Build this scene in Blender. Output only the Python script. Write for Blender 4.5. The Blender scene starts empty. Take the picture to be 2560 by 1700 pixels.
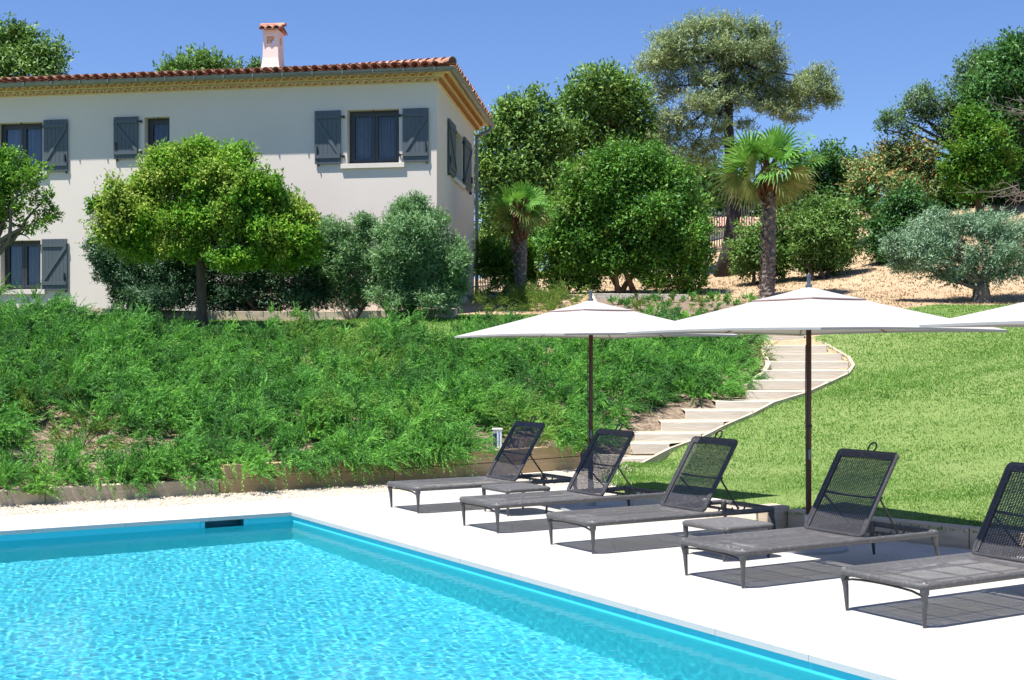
import bpy, math, random
import numpy as np
from mathutils import Vector

random.seed(7)
R = np.random.default_rng(11)
S = bpy.context.scene
COL = S.collection
rad = math.radians

# ------------------------------------------------------------------ camera model (eye 1.7 m above the pool deck)
FPX, EYE, VH = 3300.0, 1.7, 885.0          # focal length in photo pixels, eye height, horizon row
D = 2560 / 2361.0                          # overview pixels -> photo pixels


def at(u, v, Y):
    return np.array([(u - 1280) / FPX * Y, Y, EYE - (v - VH) / FPX * Y])


def gp(u, v, z=0.0):
    return at(u, v, FPX * (EYE - z) / (v - VH))


P0 = gp(729, 1281)
D1 = np.array([math.cos(rad(31)), math.sin(rad(31)), 0.0])
D2 = np.array([-D1[1], D1[0], 0.0])
ROT = rad(31)


def ab(a, b, z=0.0):
    p = P0 + a * D1 + b * D2
    p[2] = z
    return p


def to_ab(x, y):
    dx, dy = x - P0[0], y - P0[1]
    return dx * D1[0] + dy * D1[1], dx * D2[0] + dy * D2[1]


# ------------------------------------------------------------------ mesh building
class MB:
    def __init__(self):
        self.v, self.f, self.n = [], [], 0

    def add(self, verts, faces):
        verts = np.asarray(verts, float).reshape(-1, 3)
        self.v.append(verts)
        self.f += [tuple(i + self.n for i in f) for f in faces]
        self.n += len(verts)

    def hexa(self, p):                      # eight corners: bottom ring then top ring
        self.add(p, [(3, 2, 1, 0), (4, 5, 6, 7), (0, 1, 5, 4), (1, 2, 6, 5), (2, 3, 7, 6), (3, 0, 4, 7)])

    def box(self, c, s, ax=None):
        c = np.asarray(c, float)
        ax = np.eye(3) if ax is None else np.asarray(ax, float)
        h = np.asarray(s, float) / 2
        p = []
        for z in (-1, 1):
            for x, y in ((-1, -1), (1, -1), (1, 1), (-1, 1)):
                p.append(c + ax[0] * x * h[0] + ax[1] * y * h[1] + ax[2] * z * h[2])
        self.hexa(p)

    def beam(self, p, q, w, h, up=(0, 0, 1)):
        p, q = np.asarray(p, float), np.asarray(q, float)
        d = q - p
        L = np.linalg.norm(d)
        d = d / L
        y = np.cross(np.asarray(up, float), d)
        y /= np.linalg.norm(y)
        z = np.cross(d, y)
        self.box((p + q) / 2, (L, w, h), (d, y, z))

    def tube(self, pts, r, n=8, cap=True):
        pts = [np.asarray(p, float) for p in pts]
        if np.isscalar(r):
            r = [r] * len(pts)
        rings, pv = [], None
        for i, p in enumerate(pts):
            t = (pts[min(i + 1, len(pts) - 1)] - pts[max(i - 1, 0)])
            t = t / (np.linalg.norm(t) + 1e-9)
            if pv is None:
                a = np.array([0, 0, 1.0]) if abs(t[2]) < .9 else np.array([1.0, 0, 0])
                pv = np.cross(t, a)
            pv = pv - t * np.dot(pv, t)
            pv /= np.linalg.norm(pv) + 1e-9
            w = np.cross(t, pv)
            rings.append([p + r[i] * (math.cos(k * 2 * math.pi / n) * pv + math.sin(k * 2 * math.pi / n) * w) for k in range(n)])
        f = []
        for i in range(len(pts) - 1):
            for k in range(n):
                a, b = i * n + k, i * n + (k + 1) % n
                f.append((a, b, b + n, a + n))
        if cap:
            f.append(tuple(range(n - 1, -1, -1)))
            f.append(tuple(range((len(pts) - 1) * n, len(pts) * n)))
        self.add(np.array(rings).reshape(-1, 3), f)

    def lathe(self, c, prof, n=20):
        c = np.asarray(c, float)
        self.tube([c + np.array([0, 0, z]) for r, z in prof], [r for r, z in prof], n)

    def strip(self, rows, closed=False):
        m = len(rows[0])
        f = []
        for i in range(len(rows) - 1):
            for k in range(m - 1 + (1 if closed else 0)):
                a, b = i * m + k, i * m + (k + 1) % m
                f.append((a, b, b + m, a + m))
        self.add(np.asarray(rows, float).reshape(-1, 3), f)

    def data(self):
        return np.concatenate(self.v), self.f


def quick_mesh(name, V, nv, mat, smooth=False):
    """V: (N, nv, 3) separate polygons."""
    V = np.asarray(V, np.float32)
    n = len(V)
    me = bpy.data.meshes.new(name)
    me.vertices.add(n * nv)
    me.vertices.foreach_set('co', V.reshape(-1))
    me.loops.add(n * nv)
    me.loops.foreach_set('vertex_index', np.arange(n * nv, dtype=np.int32))
    me.polygons.add(n)
    me.polygons.foreach_set('loop_start', np.arange(0, n * nv, nv, dtype=np.int32))
    me.update(calc_edges=True)
    me.materials.append(mat)
    return me


def link(name, me, parent=None, loc=(0, 0, 0)):
    o = bpy.data.objects.new(name, me)
    COL.objects.link(o)
    o.location = loc
    if parent is not None:
        o.parent = parent
    return o


BASES = {}


def tag(o, label, cat, group=None, kind=None):
    o['label'] = label
    o['category'] = cat
    if group:
        o['group'] = group
    if kind:
        o['kind'] = kind
    return o


def thing(name, base, label, cat, group=None, rz=0.0):
    o = bpy.data.objects.new(name, None)
    COL.objects.link(o)
    o.empty_display_size = .2
    o.location = [float(c) for c in base]
    o.rotation_euler = (0, 0, rz)
    BASES[o.name] = np.asarray(base, float)
    return tag(o, label, cat, group)


def root_base(o):
    while o.parent is not None:
        o = o.parent
    return BASES.get(o.name, np.zeros(3))


def build(name, mb, mat, parent=None, smooth=False, bevel=0.0, local=False, base=None):
    """Mesh object from an MB in world coordinates (or the parent's own when local)."""
    V, F = mb.data()
    off = np.zeros(3)
    if parent is not None and not local:
        off = root_base(parent)
    elif base is not None:
        off = np.asarray(base, float)
    me = bpy.data.meshes.new(name)
    me.from_pydata((V - off).tolist(), [], F)
    me.materials.append(mat)
    if smooth:
        me.polygons.foreach_set('use_smooth', [True] * len(me.polygons))
    me.update()
    o = link(name, me, parent, off if parent is None else (0, 0, 0))
    if bevel:
        m = o.modifiers.new('Bevel', 'BEVEL')
        m.width = bevel
        m.segments = 2
        m.limit_method = 'ANGLE'
    return o


def leaves_obj(name, V, nv, mat, parent=None, base=None):
    sp = None
    if isinstance(V, tuple):
        V, sp = V
    off = root_base(parent) if parent is not None else (np.asarray(base, float) if base is not None else np.zeros(3))
    me = quick_mesh(name, V - off[None, None, :], nv, mat)
    if sp is not None:
        me.attributes.new('spray', 'FLOAT', 'FACE').data.foreach_set('value', np.asarray(sp, np.float32))
    return link(name, me, parent, off if parent is None else (0, 0, 0))


def dup(root, loc, rz=None, label=None):
    def cp(o, parent):
        c = o.copy()
        COL.objects.link(c)
        c.parent = parent
        for ch in o.children:
            cp(ch, c)
        return c
    r = cp(root, None)
    r.location = [float(x) for x in loc]
    if rz is not None:
        r.rotation_euler = (0, 0, rz)
    if label:
        r['label'] = label
    return r


# ------------------------------------------------------------------ materials
def new_mat(name):
    m = bpy.data.materials.new(name)
    m.use_nodes = True
    nt = m.node_tree
    nt.nodes.clear()
    out = nt.nodes.new('ShaderNodeOutputMaterial')
    return m, nt, out


def noise(nt, scale, detail=4, rough=.6, coord='Object', vec=None):
    tc = nt.nodes.new('ShaderNodeTexCoord')
    n = nt.nodes.new('ShaderNodeTexNoise')
    n.inputs['Scale'].default_value = scale
    n.inputs['Detail'].default_value = detail
    n.inputs['Roughness'].default_value = rough
    nt.links.new(tc.outputs[coord] if vec is None else vec, n.inputs['Vector'])
    return n.outputs['Fac']


def ramp(nt, fac, stops):
    r = nt.nodes.new('ShaderNodeValToRGB')
    els = r.color_ramp.elements
    while len(els) < len(stops):
        els.new(.5)
    for e, (p, c) in zip(els, stops):
        e.position = p
        e.color = (*c, 1)
    nt.links.new(fac, r.inputs['Fac'])
    return r.outputs['Color']


def mixc(nt, fac, a, b, mode='MIX'):
    m = nt.nodes.new('ShaderNodeMix')
    m.data_type = 'RGBA'
    m.blend_type = mode
    for s, x in ((0, fac), (6, a), (7, b)):
        if hasattr(x, 'links'):
            nt.links.new(x, m.inputs[s])
        else:
            m.inputs[s].default_value = x if s == 0 else (*x, 1)
    return m.outputs[2]


def bump(nt, h, strength=.3, dist=.02):
    b = nt.nodes.new('ShaderNodeBump')
    b.inputs['Strength'].default_value = strength
    b.inputs['Distance'].default_value = dist
    nt.links.new(h, b.inputs['Height'])
    return b.outputs['Normal']


def solid(name, c1, c2=None, scale=4.0, rough=.6, metal=0.0, bscale=None, bstr=.2, spec=.5, stretch=None, c3=None):
    m, nt, out = new_mat(name)
    p = nt.nodes.new('ShaderNodeBsdfPrincipled')
    p.inputs['Roughness'].default_value = rough
    p.inputs['Metallic'].default_value = metal
    p.inputs['Specular IOR Level'].default_value = spec
    vec = None
    if stretch:
        tc = nt.nodes.new('ShaderNodeTexCoord')
        mp = nt.nodes.new('ShaderNodeMapping')
        mp.inputs['Scale'].default_value = stretch
        nt.links.new(tc.outputs['Object'], mp.inputs['Vector'])
        vec = mp.outputs['Vector']
    if c2 is None:
        c2 = tuple(x * .85 for x in c1)
    st = [(.3, c1), (.7, c2)] if c3 is None else [(.28, c1), (.5, c2), (.72, c3)]
    nt.links.new(ramp(nt, noise(nt, scale, 5, vec=vec), st), p.inputs['Base Color'])
    if bscale:
        nt.links.new(bump(nt, noise(nt, bscale, 4, vec=vec), bstr), p.inputs['Normal'])
    nt.links.new(p.outputs[0], out.inputs['Surface'])
    return m


def leaf_mat(name, cols, patch=1.2, trans=.35, gloss=.35, alt=None, alt_scale=.9, altlo=.5, althi=.62, spray=False):
    """Leaves: a random tint per leaf, a slow drift over the crown, light passing through."""
    m, nt, out = new_mat(name)
    geo = nt.nodes.new('ShaderNodeNewGeometry')
    n = noise(nt, patch, 2)
    add = nt.nodes.new('ShaderNodeMath')
    add.operation = 'MULTIPLY_ADD'
    src = geo.outputs['Random Per Island']
    if spray:                                   # one tint per spray rather than per leaflet
        at_ = nt.nodes.new('ShaderNodeAttribute')
        at_.attribute_name = 'spray'
        src = at_.outputs['Fac']
    nt.links.new(src, add.inputs[0])
    add.inputs[1].default_value = .62 if spray else .55
    sub = nt.nodes.new('ShaderNodeMath')
    sub.operation = 'MULTIPLY_ADD'
    nt.links.new(n, sub.inputs[0])
    sub.inputs[1].default_value = 1.3
    sub.inputs[2].default_value = -.42
    nt.links.new(sub.outputs[0], add.inputs[2])
    k = len(cols)
    col = ramp(nt, add.outputs[0], [(.1 + .8 * i / max(k - 1, 1), c) for i, c in enumerate(cols)])
    if alt is not None:
        n2 = noise(nt, alt_scale, 3)
        fac = ramp(nt, n2, [(altlo, (0, 0, 0)), (althi, (1, 1, 1))])
        mm = nt.nodes.new('ShaderNodeMath')
        mm.operation = 'MULTIPLY'
        nt.links.new(fac, mm.inputs[0])
        r2 = ramp(nt, geo.outputs['Random Per Island'], [(.35, (.3, .3, .3)), (.6, (1, 1, 1))])
        nt.links.new(r2, mm.inputs[1])
        col = mixc(nt, mm.outputs[0], col, alt)
    p = nt.nodes.new('ShaderNodeBsdfPrincipled')
    p.inputs['Roughness'].default_value = .55
    p.inputs['Specular IOR Level'].default_value = gloss * .7
    nt.links.new(col, p.inputs['Base Color'])
    t = nt.nodes.new('ShaderNodeBsdfTranslucent')
    nt.links.new(mixc(nt, .5, col, (.12, .22, .02)), t.inputs['Color'])
    mx = nt.nodes.new('ShaderNodeMixShader')
    mx.inputs[0].default_value = trans
    nt.links.new(p.outputs[0], mx.inputs[1])
    nt.links.new(t.outputs[0], mx.inputs[2])
    nt.links.new(mx.outputs[0], out.inputs['Surface'])
    return m


M = {}
M['stucco'] = solid('stucco', (.73, .655, .59), (.69, .615, .55), .5, .9, bscale=45, bstr=.10, spec=.2)
M['reveal'] = solid('reveal_stucco', (.70, .63, .55), (.66, .59, .52), .8, .9, bscale=45, bstr=.08, spec=.2)
M['sill'] = solid('sill_stone', (.72, .66, .58), (.66, .60, .53), 3, .8, bscale=30, bstr=.1)
M['cornice'] = solid('cornice_mortar', (.76, .62, .38), (.70, .55, .32), 4, .9, bscale=30, bstr=.2)
M['cornice_tile'] = solid('cornice_terracotta', (.62, .27, .12), (.50, .20, .09), 7, .85, bscale=30, bstr=.2)
M['tile'] = solid('roof_terracotta', (.50, .26, .175), (.37, .17, .11), 2.6, .85, bscale=25, bstr=.3, c3=(.60, .39, .29))
M['zinc'] = solid('zinc', (.24, .26, .26), (.19, .21, .21), 3, .45, metal=.6, bscale=None)
M['shutter'] = solid('shutter_paint', (.085, .105, .12), (.075, .095, .11), 3, .5, bscale=60, bstr=.05)
M['iron'] = solid('black_iron', (.02, .02, .022), (.03, .03, .03), 5, .5)
M['winframe'] = solid('anthracite_frame', (.035, .04, .043), (.03, .034, .037), 5, .4)
M['curtain'] = solid('curtain_cloth', (.55, .55, .52), (.48, .48, .46), 3, .9)
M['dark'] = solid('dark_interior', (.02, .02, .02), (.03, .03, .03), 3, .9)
M['chimney'] = solid('chimney_stucco', (.74, .66, .61), (.69, .61, .56), 1.5, .9, bscale=30, bstr=.2)
M['lead'] = solid('lead_flashing', (.10, .06, .07), (.08, .05, .05), 5, .6)
M['timber'] = solid('treated_timber', (.52, .38, .20), (.40, .28, .155), 1.2, .8, bscale=6, bstr=.25, stretch=(1, 1, 14), c3=(.57, .44, .27))
M['timber_old'] = solid('weathered_timber', (.58, .48, .345), (.46, .38, .28), 1.2, .85, bscale=6, bstr=.25, stretch=(1, 1, 12), c3=(.64, .55, .42))
M['step_timber'] = solid('step_timber', (.72, .65, .54), (.62, .55, .45), 1.4, .85, bscale=6, bstr=.3, stretch=(1, 1, 14), c3=(.76, .70, .60))
M['endgrain'] = solid('end_grain', (.10, .06, .04), (.16, .10, .06), 14, .9)
M['wicker'] = solid('grey_wicker', (.185, .178, .186), (.13, .126, .132), 30, .42, c3=(.24, .232, .24))
M['wicker_back'] = solid('shaded_wicker', (.055, .053, .058), (.036, .035, .038), 30, .45, c3=(.078, .075, .08))  # backrest copy of the wicker, umbrella shade put into its colour
M['wicker_tube'] = solid('wrapped_tube', (.115, .112, .11), (.075, .073, .073), 26, .42, bscale=60, bstr=.5, c3=(.15, .147, .144))
M['loungerleg'] = solid('grey_leg', (.085, .09, .095), (.07, .075, .08), 8, .45)
M['darkmetal'] = solid('dark_rod', (.03, .03, .033), (.04, .04, .042), 8, .5)
M['pole'] = solid('brown_pole', (.105, .042, .022), (.075, .03, .017), 3, .45, stretch=(6, 6, .4))
M['wood_rib'] = solid('wood_rib', (.30, .17, .08), (.24, .13, .06), 5, .6)
M['steel'] = solid('steel', (.20, .22, .27), (.16, .18, .22), 5, .35, metal=.8)
M['basegrey'] = solid('umbrella_base', (.36, .38, .40), (.30, .32, .34), 4, .6)
M['rope'] = solid('rope', (.03, .025, .025), (.05, .04, .04), 30, .8)
M['whiteplastic'] = solid('white_plastic', (.75, .76, .78), (.70, .71, .74), 4, .4)
M['bluepanel'] = solid('blue_panel', (.01, .015, .09), (.015, .02, .11), 6, .2)
M['bluestripe'] = solid('blue_stripe', (.06, .22, .50), (.05, .20, .46), 6, .4)
M['cabinet'] = solid('cabinet_grey', (.42, .41, .40), (.37, .36, .35), 3, .6)
M['soil'] = solid('bare_soil', (.38, .22, .13), (.26, .15, .09), 6, .95, bscale=25, bstr=.8, c3=(.48, .32, .21))
M['bark'] = solid('bark', (.10, .075, .055), (.055, .04, .03), 6, .9, bscale=14, bstr=.8, stretch=(3, 3, .6))
M['bark_grey'] = solid('grey_bark', (.17, .15, .125), (.10, .085, .07), 6, .9, bscale=14, bstr=.6, stretch=(3, 3, .6))
M['bark_pine'] = solid('pine_bark', (.022, .019, .020), (.045, .038, .038), 3, .95, bscale=8, bstr=1.0, stretch=(3, 3, .7))
M['bark_warm'] = solid('warm_bark', (.23, .13, .075), (.14, .08, .05), 5, .9, bscale=12, bstr=.5)
M['palmbark'] = solid('palm_bark', (.28, .245, .225), (.09, .075, .068), 9, .95, bscale=9, bstr=1.0, c3=(.42, .38, .355))
M['palmfibre'] = solid('palm_fibre', (.16, .07, .03), (.08, .035, .018), 12, .95, bscale=20, bstr=1.0, c3=(.28, .14, .06))
M['deadtwig'] = solid('dead_twig', (.20, .175, .155), (.13, .115, .10), 6, .9)
M['fence'] = solid('fence_metal', (.06, .06, .065), (.09, .09, .095), 4, .6)
M['fence_pale'] = solid('fence_wood_pale', (.30, .28, .26), (.22, .20, .19), 4, .8)
M['liner_dark'] = solid('skimmer_dark', (.03, .19, .25), (.027, .17, .23), 4, .6)

# foliage
M['juniper'] = leaf_mat('juniper_spray', [(0.05896, 0.1616, 0.0472), (0.09837, 0.2882, 0.06437), (0.1639, 0.4409, 0.07718), (0.2784, 0.6026, 0.1074)], patch=.9, trans=.3, alt=(.26, .34, .07), alt_scale=.45, altlo=.58, althi=.72, spray=True)
M['juniper_y'] = leaf_mat('juniper_yellow', [(0.06525, 0.1377, 0.029), (0.1232, 0.232, 0.0406), (0.203, 0.3117, 0.058), (0.29, 0.3625, 0.0725)], patch=1.2, trans=.3, spray=True)
M['citrus'] = leaf_mat('citrus_leaf', [(0.04208, 0.1435, 0.0153), (0.08607, 0.2774, 0.02295), (0.1913, 0.4399, 0.03443), (0.3634, 0.593, 0.05738)], patch=1.6, trans=.42, alt=(.46, .55, .10), alt_scale=1.1, altlo=.44, althi=.62)
M['citrus2'] = leaf_mat('citrus_leaf_green', [(0.04111, 0.1398, 0.01973), (0.09044, 0.2631, 0.0296), (0.1973, 0.4276, 0.04111), (0.3289, 0.5262, 0.06578)], patch=1.6, trans=.42, alt=(.34, .38, .07), alt_scale=1.3, altlo=.5, althi=.66)
M['oleander'] = leaf_mat('shrub_leaf_dark', [(0.02539, 0.07618, 0.04126), (0.04444, 0.1238, 0.06665), (0.08729, 0.1984, 0.1079), (0.1746, 0.2935, 0.1746)], patch=2.0, trans=.2, gloss=.6)
M['willow'] = leaf_mat('shrub_leaf_grey', [(0.07064, 0.1716, 0.07266), (0.1312, 0.2826, 0.111), (0.2219, 0.4036, 0.1716), (0.3835, 0.5853, 0.3028)], patch=1.6, trans=.3, gloss=.5)
M['laurel'] = leaf_mat('laurel_leaf', [(0.0305, 0.1061, 0.01591), (0.061, 0.2033, 0.02387), (0.117, 0.3205, 0.0358), (0.2287, 0.442, 0.05967)], patch=1.0, trans=.3, gloss=.6, alt=(.20, .24, .06), alt_scale=1.1, altlo=.56, althi=.70)
M['carob'] = leaf_mat('carob_leaf', [(0.0621, 0.1412, 0.03952), (0.1186, 0.24, 0.05645), (0.2031, 0.3614, 0.07903), (0.3528, 0.5223, 0.127)], patch=.8, trans=.3, gloss=.4)
M['pine'] = leaf_mat('pine_needle', [(0.1433, 0.2032, 0.09379), (0.2474, 0.3256, 0.1511), (0.3777, 0.4559, 0.2214), (0.5341, 0.6123, 0.3256)], patch=.6, trans=.3, gloss=.4, alt=(.26, .245, .19), alt_scale=.35, altlo=.55, althi=.68)
M['evergreen'] = leaf_mat('evergreen_leaf', [(0.01823, 0.06925, 0.02187), (0.03645, 0.1312, 0.03281), (0.06925, 0.2097, 0.04739), (0.1458, 0.3098, 0.07655)], patch=.9, trans=.25, gloss=.5)
M['bright'] = leaf_mat('bright_leaf', [(0.0288, 0.108, 0.01152), (0.0576, 0.1872, 0.01728), (0.108, 0.2808, 0.0288), (0.2088, 0.3744, 0.0504)], patch=1.2, trans=.4, alt=(.22, .24, .04), alt_scale=1.2, altlo=.55, althi=.7)
M['bush'] = leaf_mat('bush_leaf', [(0.0567, 0.132, 0.03037), (0.1013, 0.2173, 0.04725), (0.1722, 0.3203, 0.07087), (0.2836, 0.4368, 0.1181)], patch=1.2, trans=.3, gloss=.5)
M['photinia'] = leaf_mat('photinia_leaf', [(0.0883, 0.1893, 0.07064), (0.1513, 0.2903, 0.106), (0.2522, 0.3912, 0.1387), (0.4037, 0.5045, 0.2018)], patch=1.0, trans=.3, alt=(.60, .28, .12), alt_scale=5.0, altlo=.47, althi=.60)
M['olive'] = leaf_mat('olive_leaf', [(0.1016, 0.1948, 0.1185), (0.1693, 0.2964, 0.182), (0.2752, 0.4234, 0.2752), (0.4657, 0.6139, 0.4234)], patch=1.2, trans=.25, gloss=.5)
M['acacia'] = leaf_mat('acacia_leaf', [(0.0546, 0.1238, 0.0546), (0.1001, 0.1911, 0.08372), (0.1638, 0.2821, 0.1201), (0.2548, 0.364, 0.182)], patch=.9, trans=.3)
M['farwood'] = leaf_mat('wood_leaf', [(0.0494, 0.0975, 0.0494), (0.0754, 0.1365, 0.0676), (0.1105, 0.182, 0.0884), (0.143, 0.221, 0.117)], patch=.3, trans=.2)
M['palmleaf'] = leaf_mat('palm_leaf', [(0.05216, 0.1913, 0.02434), (0.09564, 0.2869, 0.03825), (0.1652, 0.3913, 0.06086), (0.2956, 0.5216, 0.1217)], patch=.8, trans=.4, gloss=.6)
M['palmold'] = leaf_mat('palm_leaf_old', [(0.108, 0.18, 0.042), (0.192, 0.252, 0.066), (0.3, 0.324, 0.108), (0.432, 0.396, 0.168)], patch=.8, trans=.35, gloss=.5)
M['palmdead'] = leaf_mat('palm_leaf_dead', [(.20, .15, .06), (.28, .22, .10), (.36, .29, .15), (.42, .36, .2)], patch=.8, trans=.3)
M['grass'] = leaf_mat('lawn_blade', [(0.08235, 0.2094, 0.02903), (0.1317, 0.2927, 0.04561), (0.2022, 0.3815, 0.07051), (0.307, 0.4702, 0.1347)], patch=.28, trans=.35, gloss=.3, alt=(0.2322, 0.29, 0.1155), alt_scale=.25, altlo=.55, althi=.95)
M['straw'] = leaf_mat('straw_blade', [(.28, .20, .10), (.36, .27, .15), (.42, .33, .20), (.38, .32, .18)], patch=.6, trans=.2, gloss=.2)


def lawn_mat():
    m, nt, out = new_mat('lawn_turf')
    p = nt.nodes.new('ShaderNodeBsdfPrincipled')
    p.inputs['Roughness'].default_value = .9
    p.inputs['Specular IOR Level'].default_value = .1
    c = ramp(nt, noise(nt, .5, 4), [(.35, (.15, .225, .06)), (.55, (.20, .27, .085)), (.75, (.28, .32, .14))])
    c = mixc(nt, .6, c, ramp(nt, noise(nt, 22, 3), [(.3, (.13, .20, .05)), (.7, (.26, .33, .12))]))
    nt.links.new(c, p.inputs['Base Color'])
    nt.links.new(bump(nt, noise(nt, 60, 3), .8, .03), p.inputs['Normal'])
    nt.links.new(p.outputs[0], out.inputs['Surface'])
    return m


def dry_mat():
    m, nt, out = new_mat('dry_hillside')
    p = nt.nodes.new('ShaderNodeBsdfPrincipled')
    p.inputs['Roughness'].default_value = .95
    p.inputs['Specular IOR Level'].default_value = .1
    c = ramp(nt, noise(nt, .35, 6, .65), [(.34, (.385, .25, .16)), (.5, (.43, .315, .205)), (.66, (.47, .38, .25))])
    c = mixc(nt, .45, c, ramp(nt, noise(nt, 6, 6, .7), [(.3, (.32, .195, .11)), (.7, (.52, .41, .27))]))
    nt.links.new(c, p.inputs['Base Color'])
    nt.links.new(bump(nt, noise(nt, 9, 6, .7), .7, .06), p.inputs['Normal'])
    nt.links.new(p.outputs[0], out.inputs['Surface'])
    return m


def deck_mat():
    m, nt, out = new_mat('pale_stone_deck')
    p = nt.nodes.new('ShaderNodeBsdfPrincipled')
    p.inputs['Roughness'].default_value = .75
    p.inputs['Specular IOR Level'].default_value = .25
    tc = nt.nodes.new('ShaderNodeTexCoord')
    br = nt.nodes.new('ShaderNodeTexBrick')
    br.offset = 0.5
    br.inputs['Color1'].default_value = (.46, .445, .415, 1)
    br.inputs['Color2'].default_value = (.435, .42, .393, 1)
    br.inputs['Mortar'].default_value = (.22, .21, .195, 1)
    br.inputs['Scale'].default_value = 1.0
    br.inputs['Mortar Size'].default_value = .0035
    br.inputs['Brick Width'].default_value = .9
    br.inputs['Row Height'].default_value = .6
    nt.links.new(tc.outputs['Object'], br.inputs['Vector'])
    c = mixc(nt, .35, br.outputs['Color'], ramp(nt, noise(nt, 1.6, 6, .65), [(.3, (.41, .395, .37)), (.7, (.475, .46, .43))]))
    nt.links.new(c, p.inputs['Base Color'])
    nt.links.new(bump(nt, noise(nt, 60, 4), .06, .01), p.inputs['Normal'])
    nt.links.new(p.outputs[0], out.inputs['Surface'])
    return m


def gravel_mat(name, cols, scale=55):
    m, nt, out = new_mat(name)
    p = nt.nodes.new('ShaderNodeBsdfPrincipled')
    p.inputs['Roughness'].default_value = .9
    p.inputs['Specular IOR Level'].default_value = .2
    tc = nt.nodes.new('ShaderNodeTexCoord')
    vo = nt.nodes.new('ShaderNodeTexVoronoi')
    vo.inputs['Scale'].default_value = scale
    nt.links.new(tc.outputs['Object'], vo.inputs['Vector'])
    sep = nt.nodes.new('ShaderNodeSeparateColor')
    nt.links.new(vo.outputs['Color'], sep.inputs[0])
    nt.links.new(ramp(nt, sep.outputs[0], [(i / (len(cols) - 1), c) for i, c in enumerate(cols)]), p.inputs['Base Color'])
    inv = nt.nodes.new('ShaderNodeMath')
    inv.operation = 'SUBTRACT'
    inv.inputs[0].default_value = 1
    nt.links.new(vo.outputs['Distance'], inv.inputs[1])
    nt.links.new(bump(nt, inv.outputs[0], .6, .015), p.inputs['Normal'])
    nt.links.new(p.outputs[0], out.inputs['Surface'])
    return m


def fabric_mat():
    m, nt, out = new_mat('white_canvas')
    p = nt.nodes.new('ShaderNodeBsdfPrincipled')
    p.inputs['Roughness'].default_value = .85
    p.inputs['Specular IOR Level'].default_value = .2
    c = ramp(nt, noise(nt, 2, 4), [(.3, (.45, .43, .415)), (.7, (.42, .40, .388))])
    nt.links.new(c, p.inputs['Base Color'])
    nt.links.new(bump(nt, noise(nt, 3.0, 3), .25, .05), p.inputs['Normal'])
    t = nt.nodes.new('ShaderNodeBsdfTranslucent')
    t.inputs['Color'].default_value = (.58, .48, .37, 1)
    mx = nt.nodes.new('ShaderNodeMixShader')
    mx.inputs[0].default_value = .12
    nt.links.new(p.outputs[0], mx.inputs[1])
    nt.links.new(t.outputs[0], mx.inputs[2])
    nt.links.new(mx.outputs[0], out.inputs['Surface'])
    return m


def pane_mat():
    m, nt, out = new_mat('window_glass')
    g = nt.nodes.new('ShaderNodeBsdfGlossy')
    g.inputs['Roughness'].default_value = .015
    g.inputs['Color'].default_value = (.30, .40, .54, 1)
    t = nt.nodes.new('ShaderNodeBsdfTransparent')
    t.inputs['Color'].default_value = (.52, .56, .58, 1)
    lw = nt.nodes.new('ShaderNodeFresnel')
    lw.inputs['IOR'].default_value = 1.75
    mx = nt.nodes.new('ShaderNodeMixShader')
    nt.links.new(lw.outputs[0], mx.inputs[0])
    nt.links.new(t.outputs[0], mx.inputs[1])
    nt.links.new(g.outputs[0], mx.inputs[2])
    nt.links.new(mx.outputs[0], out.inputs['Surface'])
    return m


def water_mat():
    m, nt, out = new_mat('pool_water')
    g = nt.nodes.new('ShaderNodeBsdfRefraction')
    g.inputs['IOR'].default_value = 1.33
    g.inputs['Roughness'].default_value = 0
    gl = nt.nodes.new('ShaderNodeBsdfGlossy')
    gl.inputs['Roughness'].default_value = 0
    fr = nt.nodes.new('ShaderNodeFresnel')
    fr.inputs['IOR'].default_value = 1.33
    mu = nt.nodes.new('ShaderNodeMath')              # a polarising filter takes part of the reflection away
    mu.operation = 'MULTIPLY'
    mu.inputs[1].default_value = .42
    nt.links.new(fr.outputs[0], mu.inputs[0])
    mx = nt.nodes.new('ShaderNodeMixShader')
    nt.links.new(mu.outputs[0], mx.inputs[0])
    nt.links.new(g.outputs[0], mx.inputs[1])
    nt.links.new(gl.outputs[0], mx.inputs[2])
    nt.links.new(mx.outputs[0], out.inputs['Surface'])
    return m


def basin_mat():
    m, nt, out = new_mat('mosaic_sparkle')
    p = nt.nodes.new('ShaderNodeBsdfPrincipled')
    p.inputs['Roughness'].default_value = .4
    tc = nt.nodes.new('ShaderNodeTexCoord')
    vo = nt.nodes.new('ShaderNodeTexVoronoi')
    vo.inputs['Scale'].default_value = 26
    vo.inputs['Randomness'].default_value = .9
    nt.links.new(tc.outputs['Object'], vo.inputs['Vector'])
    sep = nt.nodes.new('ShaderNodeSeparateColor')
    nt.links.new(vo.outputs['Color'], sep.inputs[0])
    c = ramp(nt, sep.outputs[0], [(0, (.042, .42, .57)), (.45, (.052, .45, .60)), (.85, (.065, .485, .625)), (1, (.13, .56, .68))])  # cell tints: mosaic, with the water's sparkle put into the colour
    nt.links.new(c, p.inputs['Base Color'])
    nt.links.new(p.outputs[0], out.inputs['Surface'])
    return m


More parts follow.
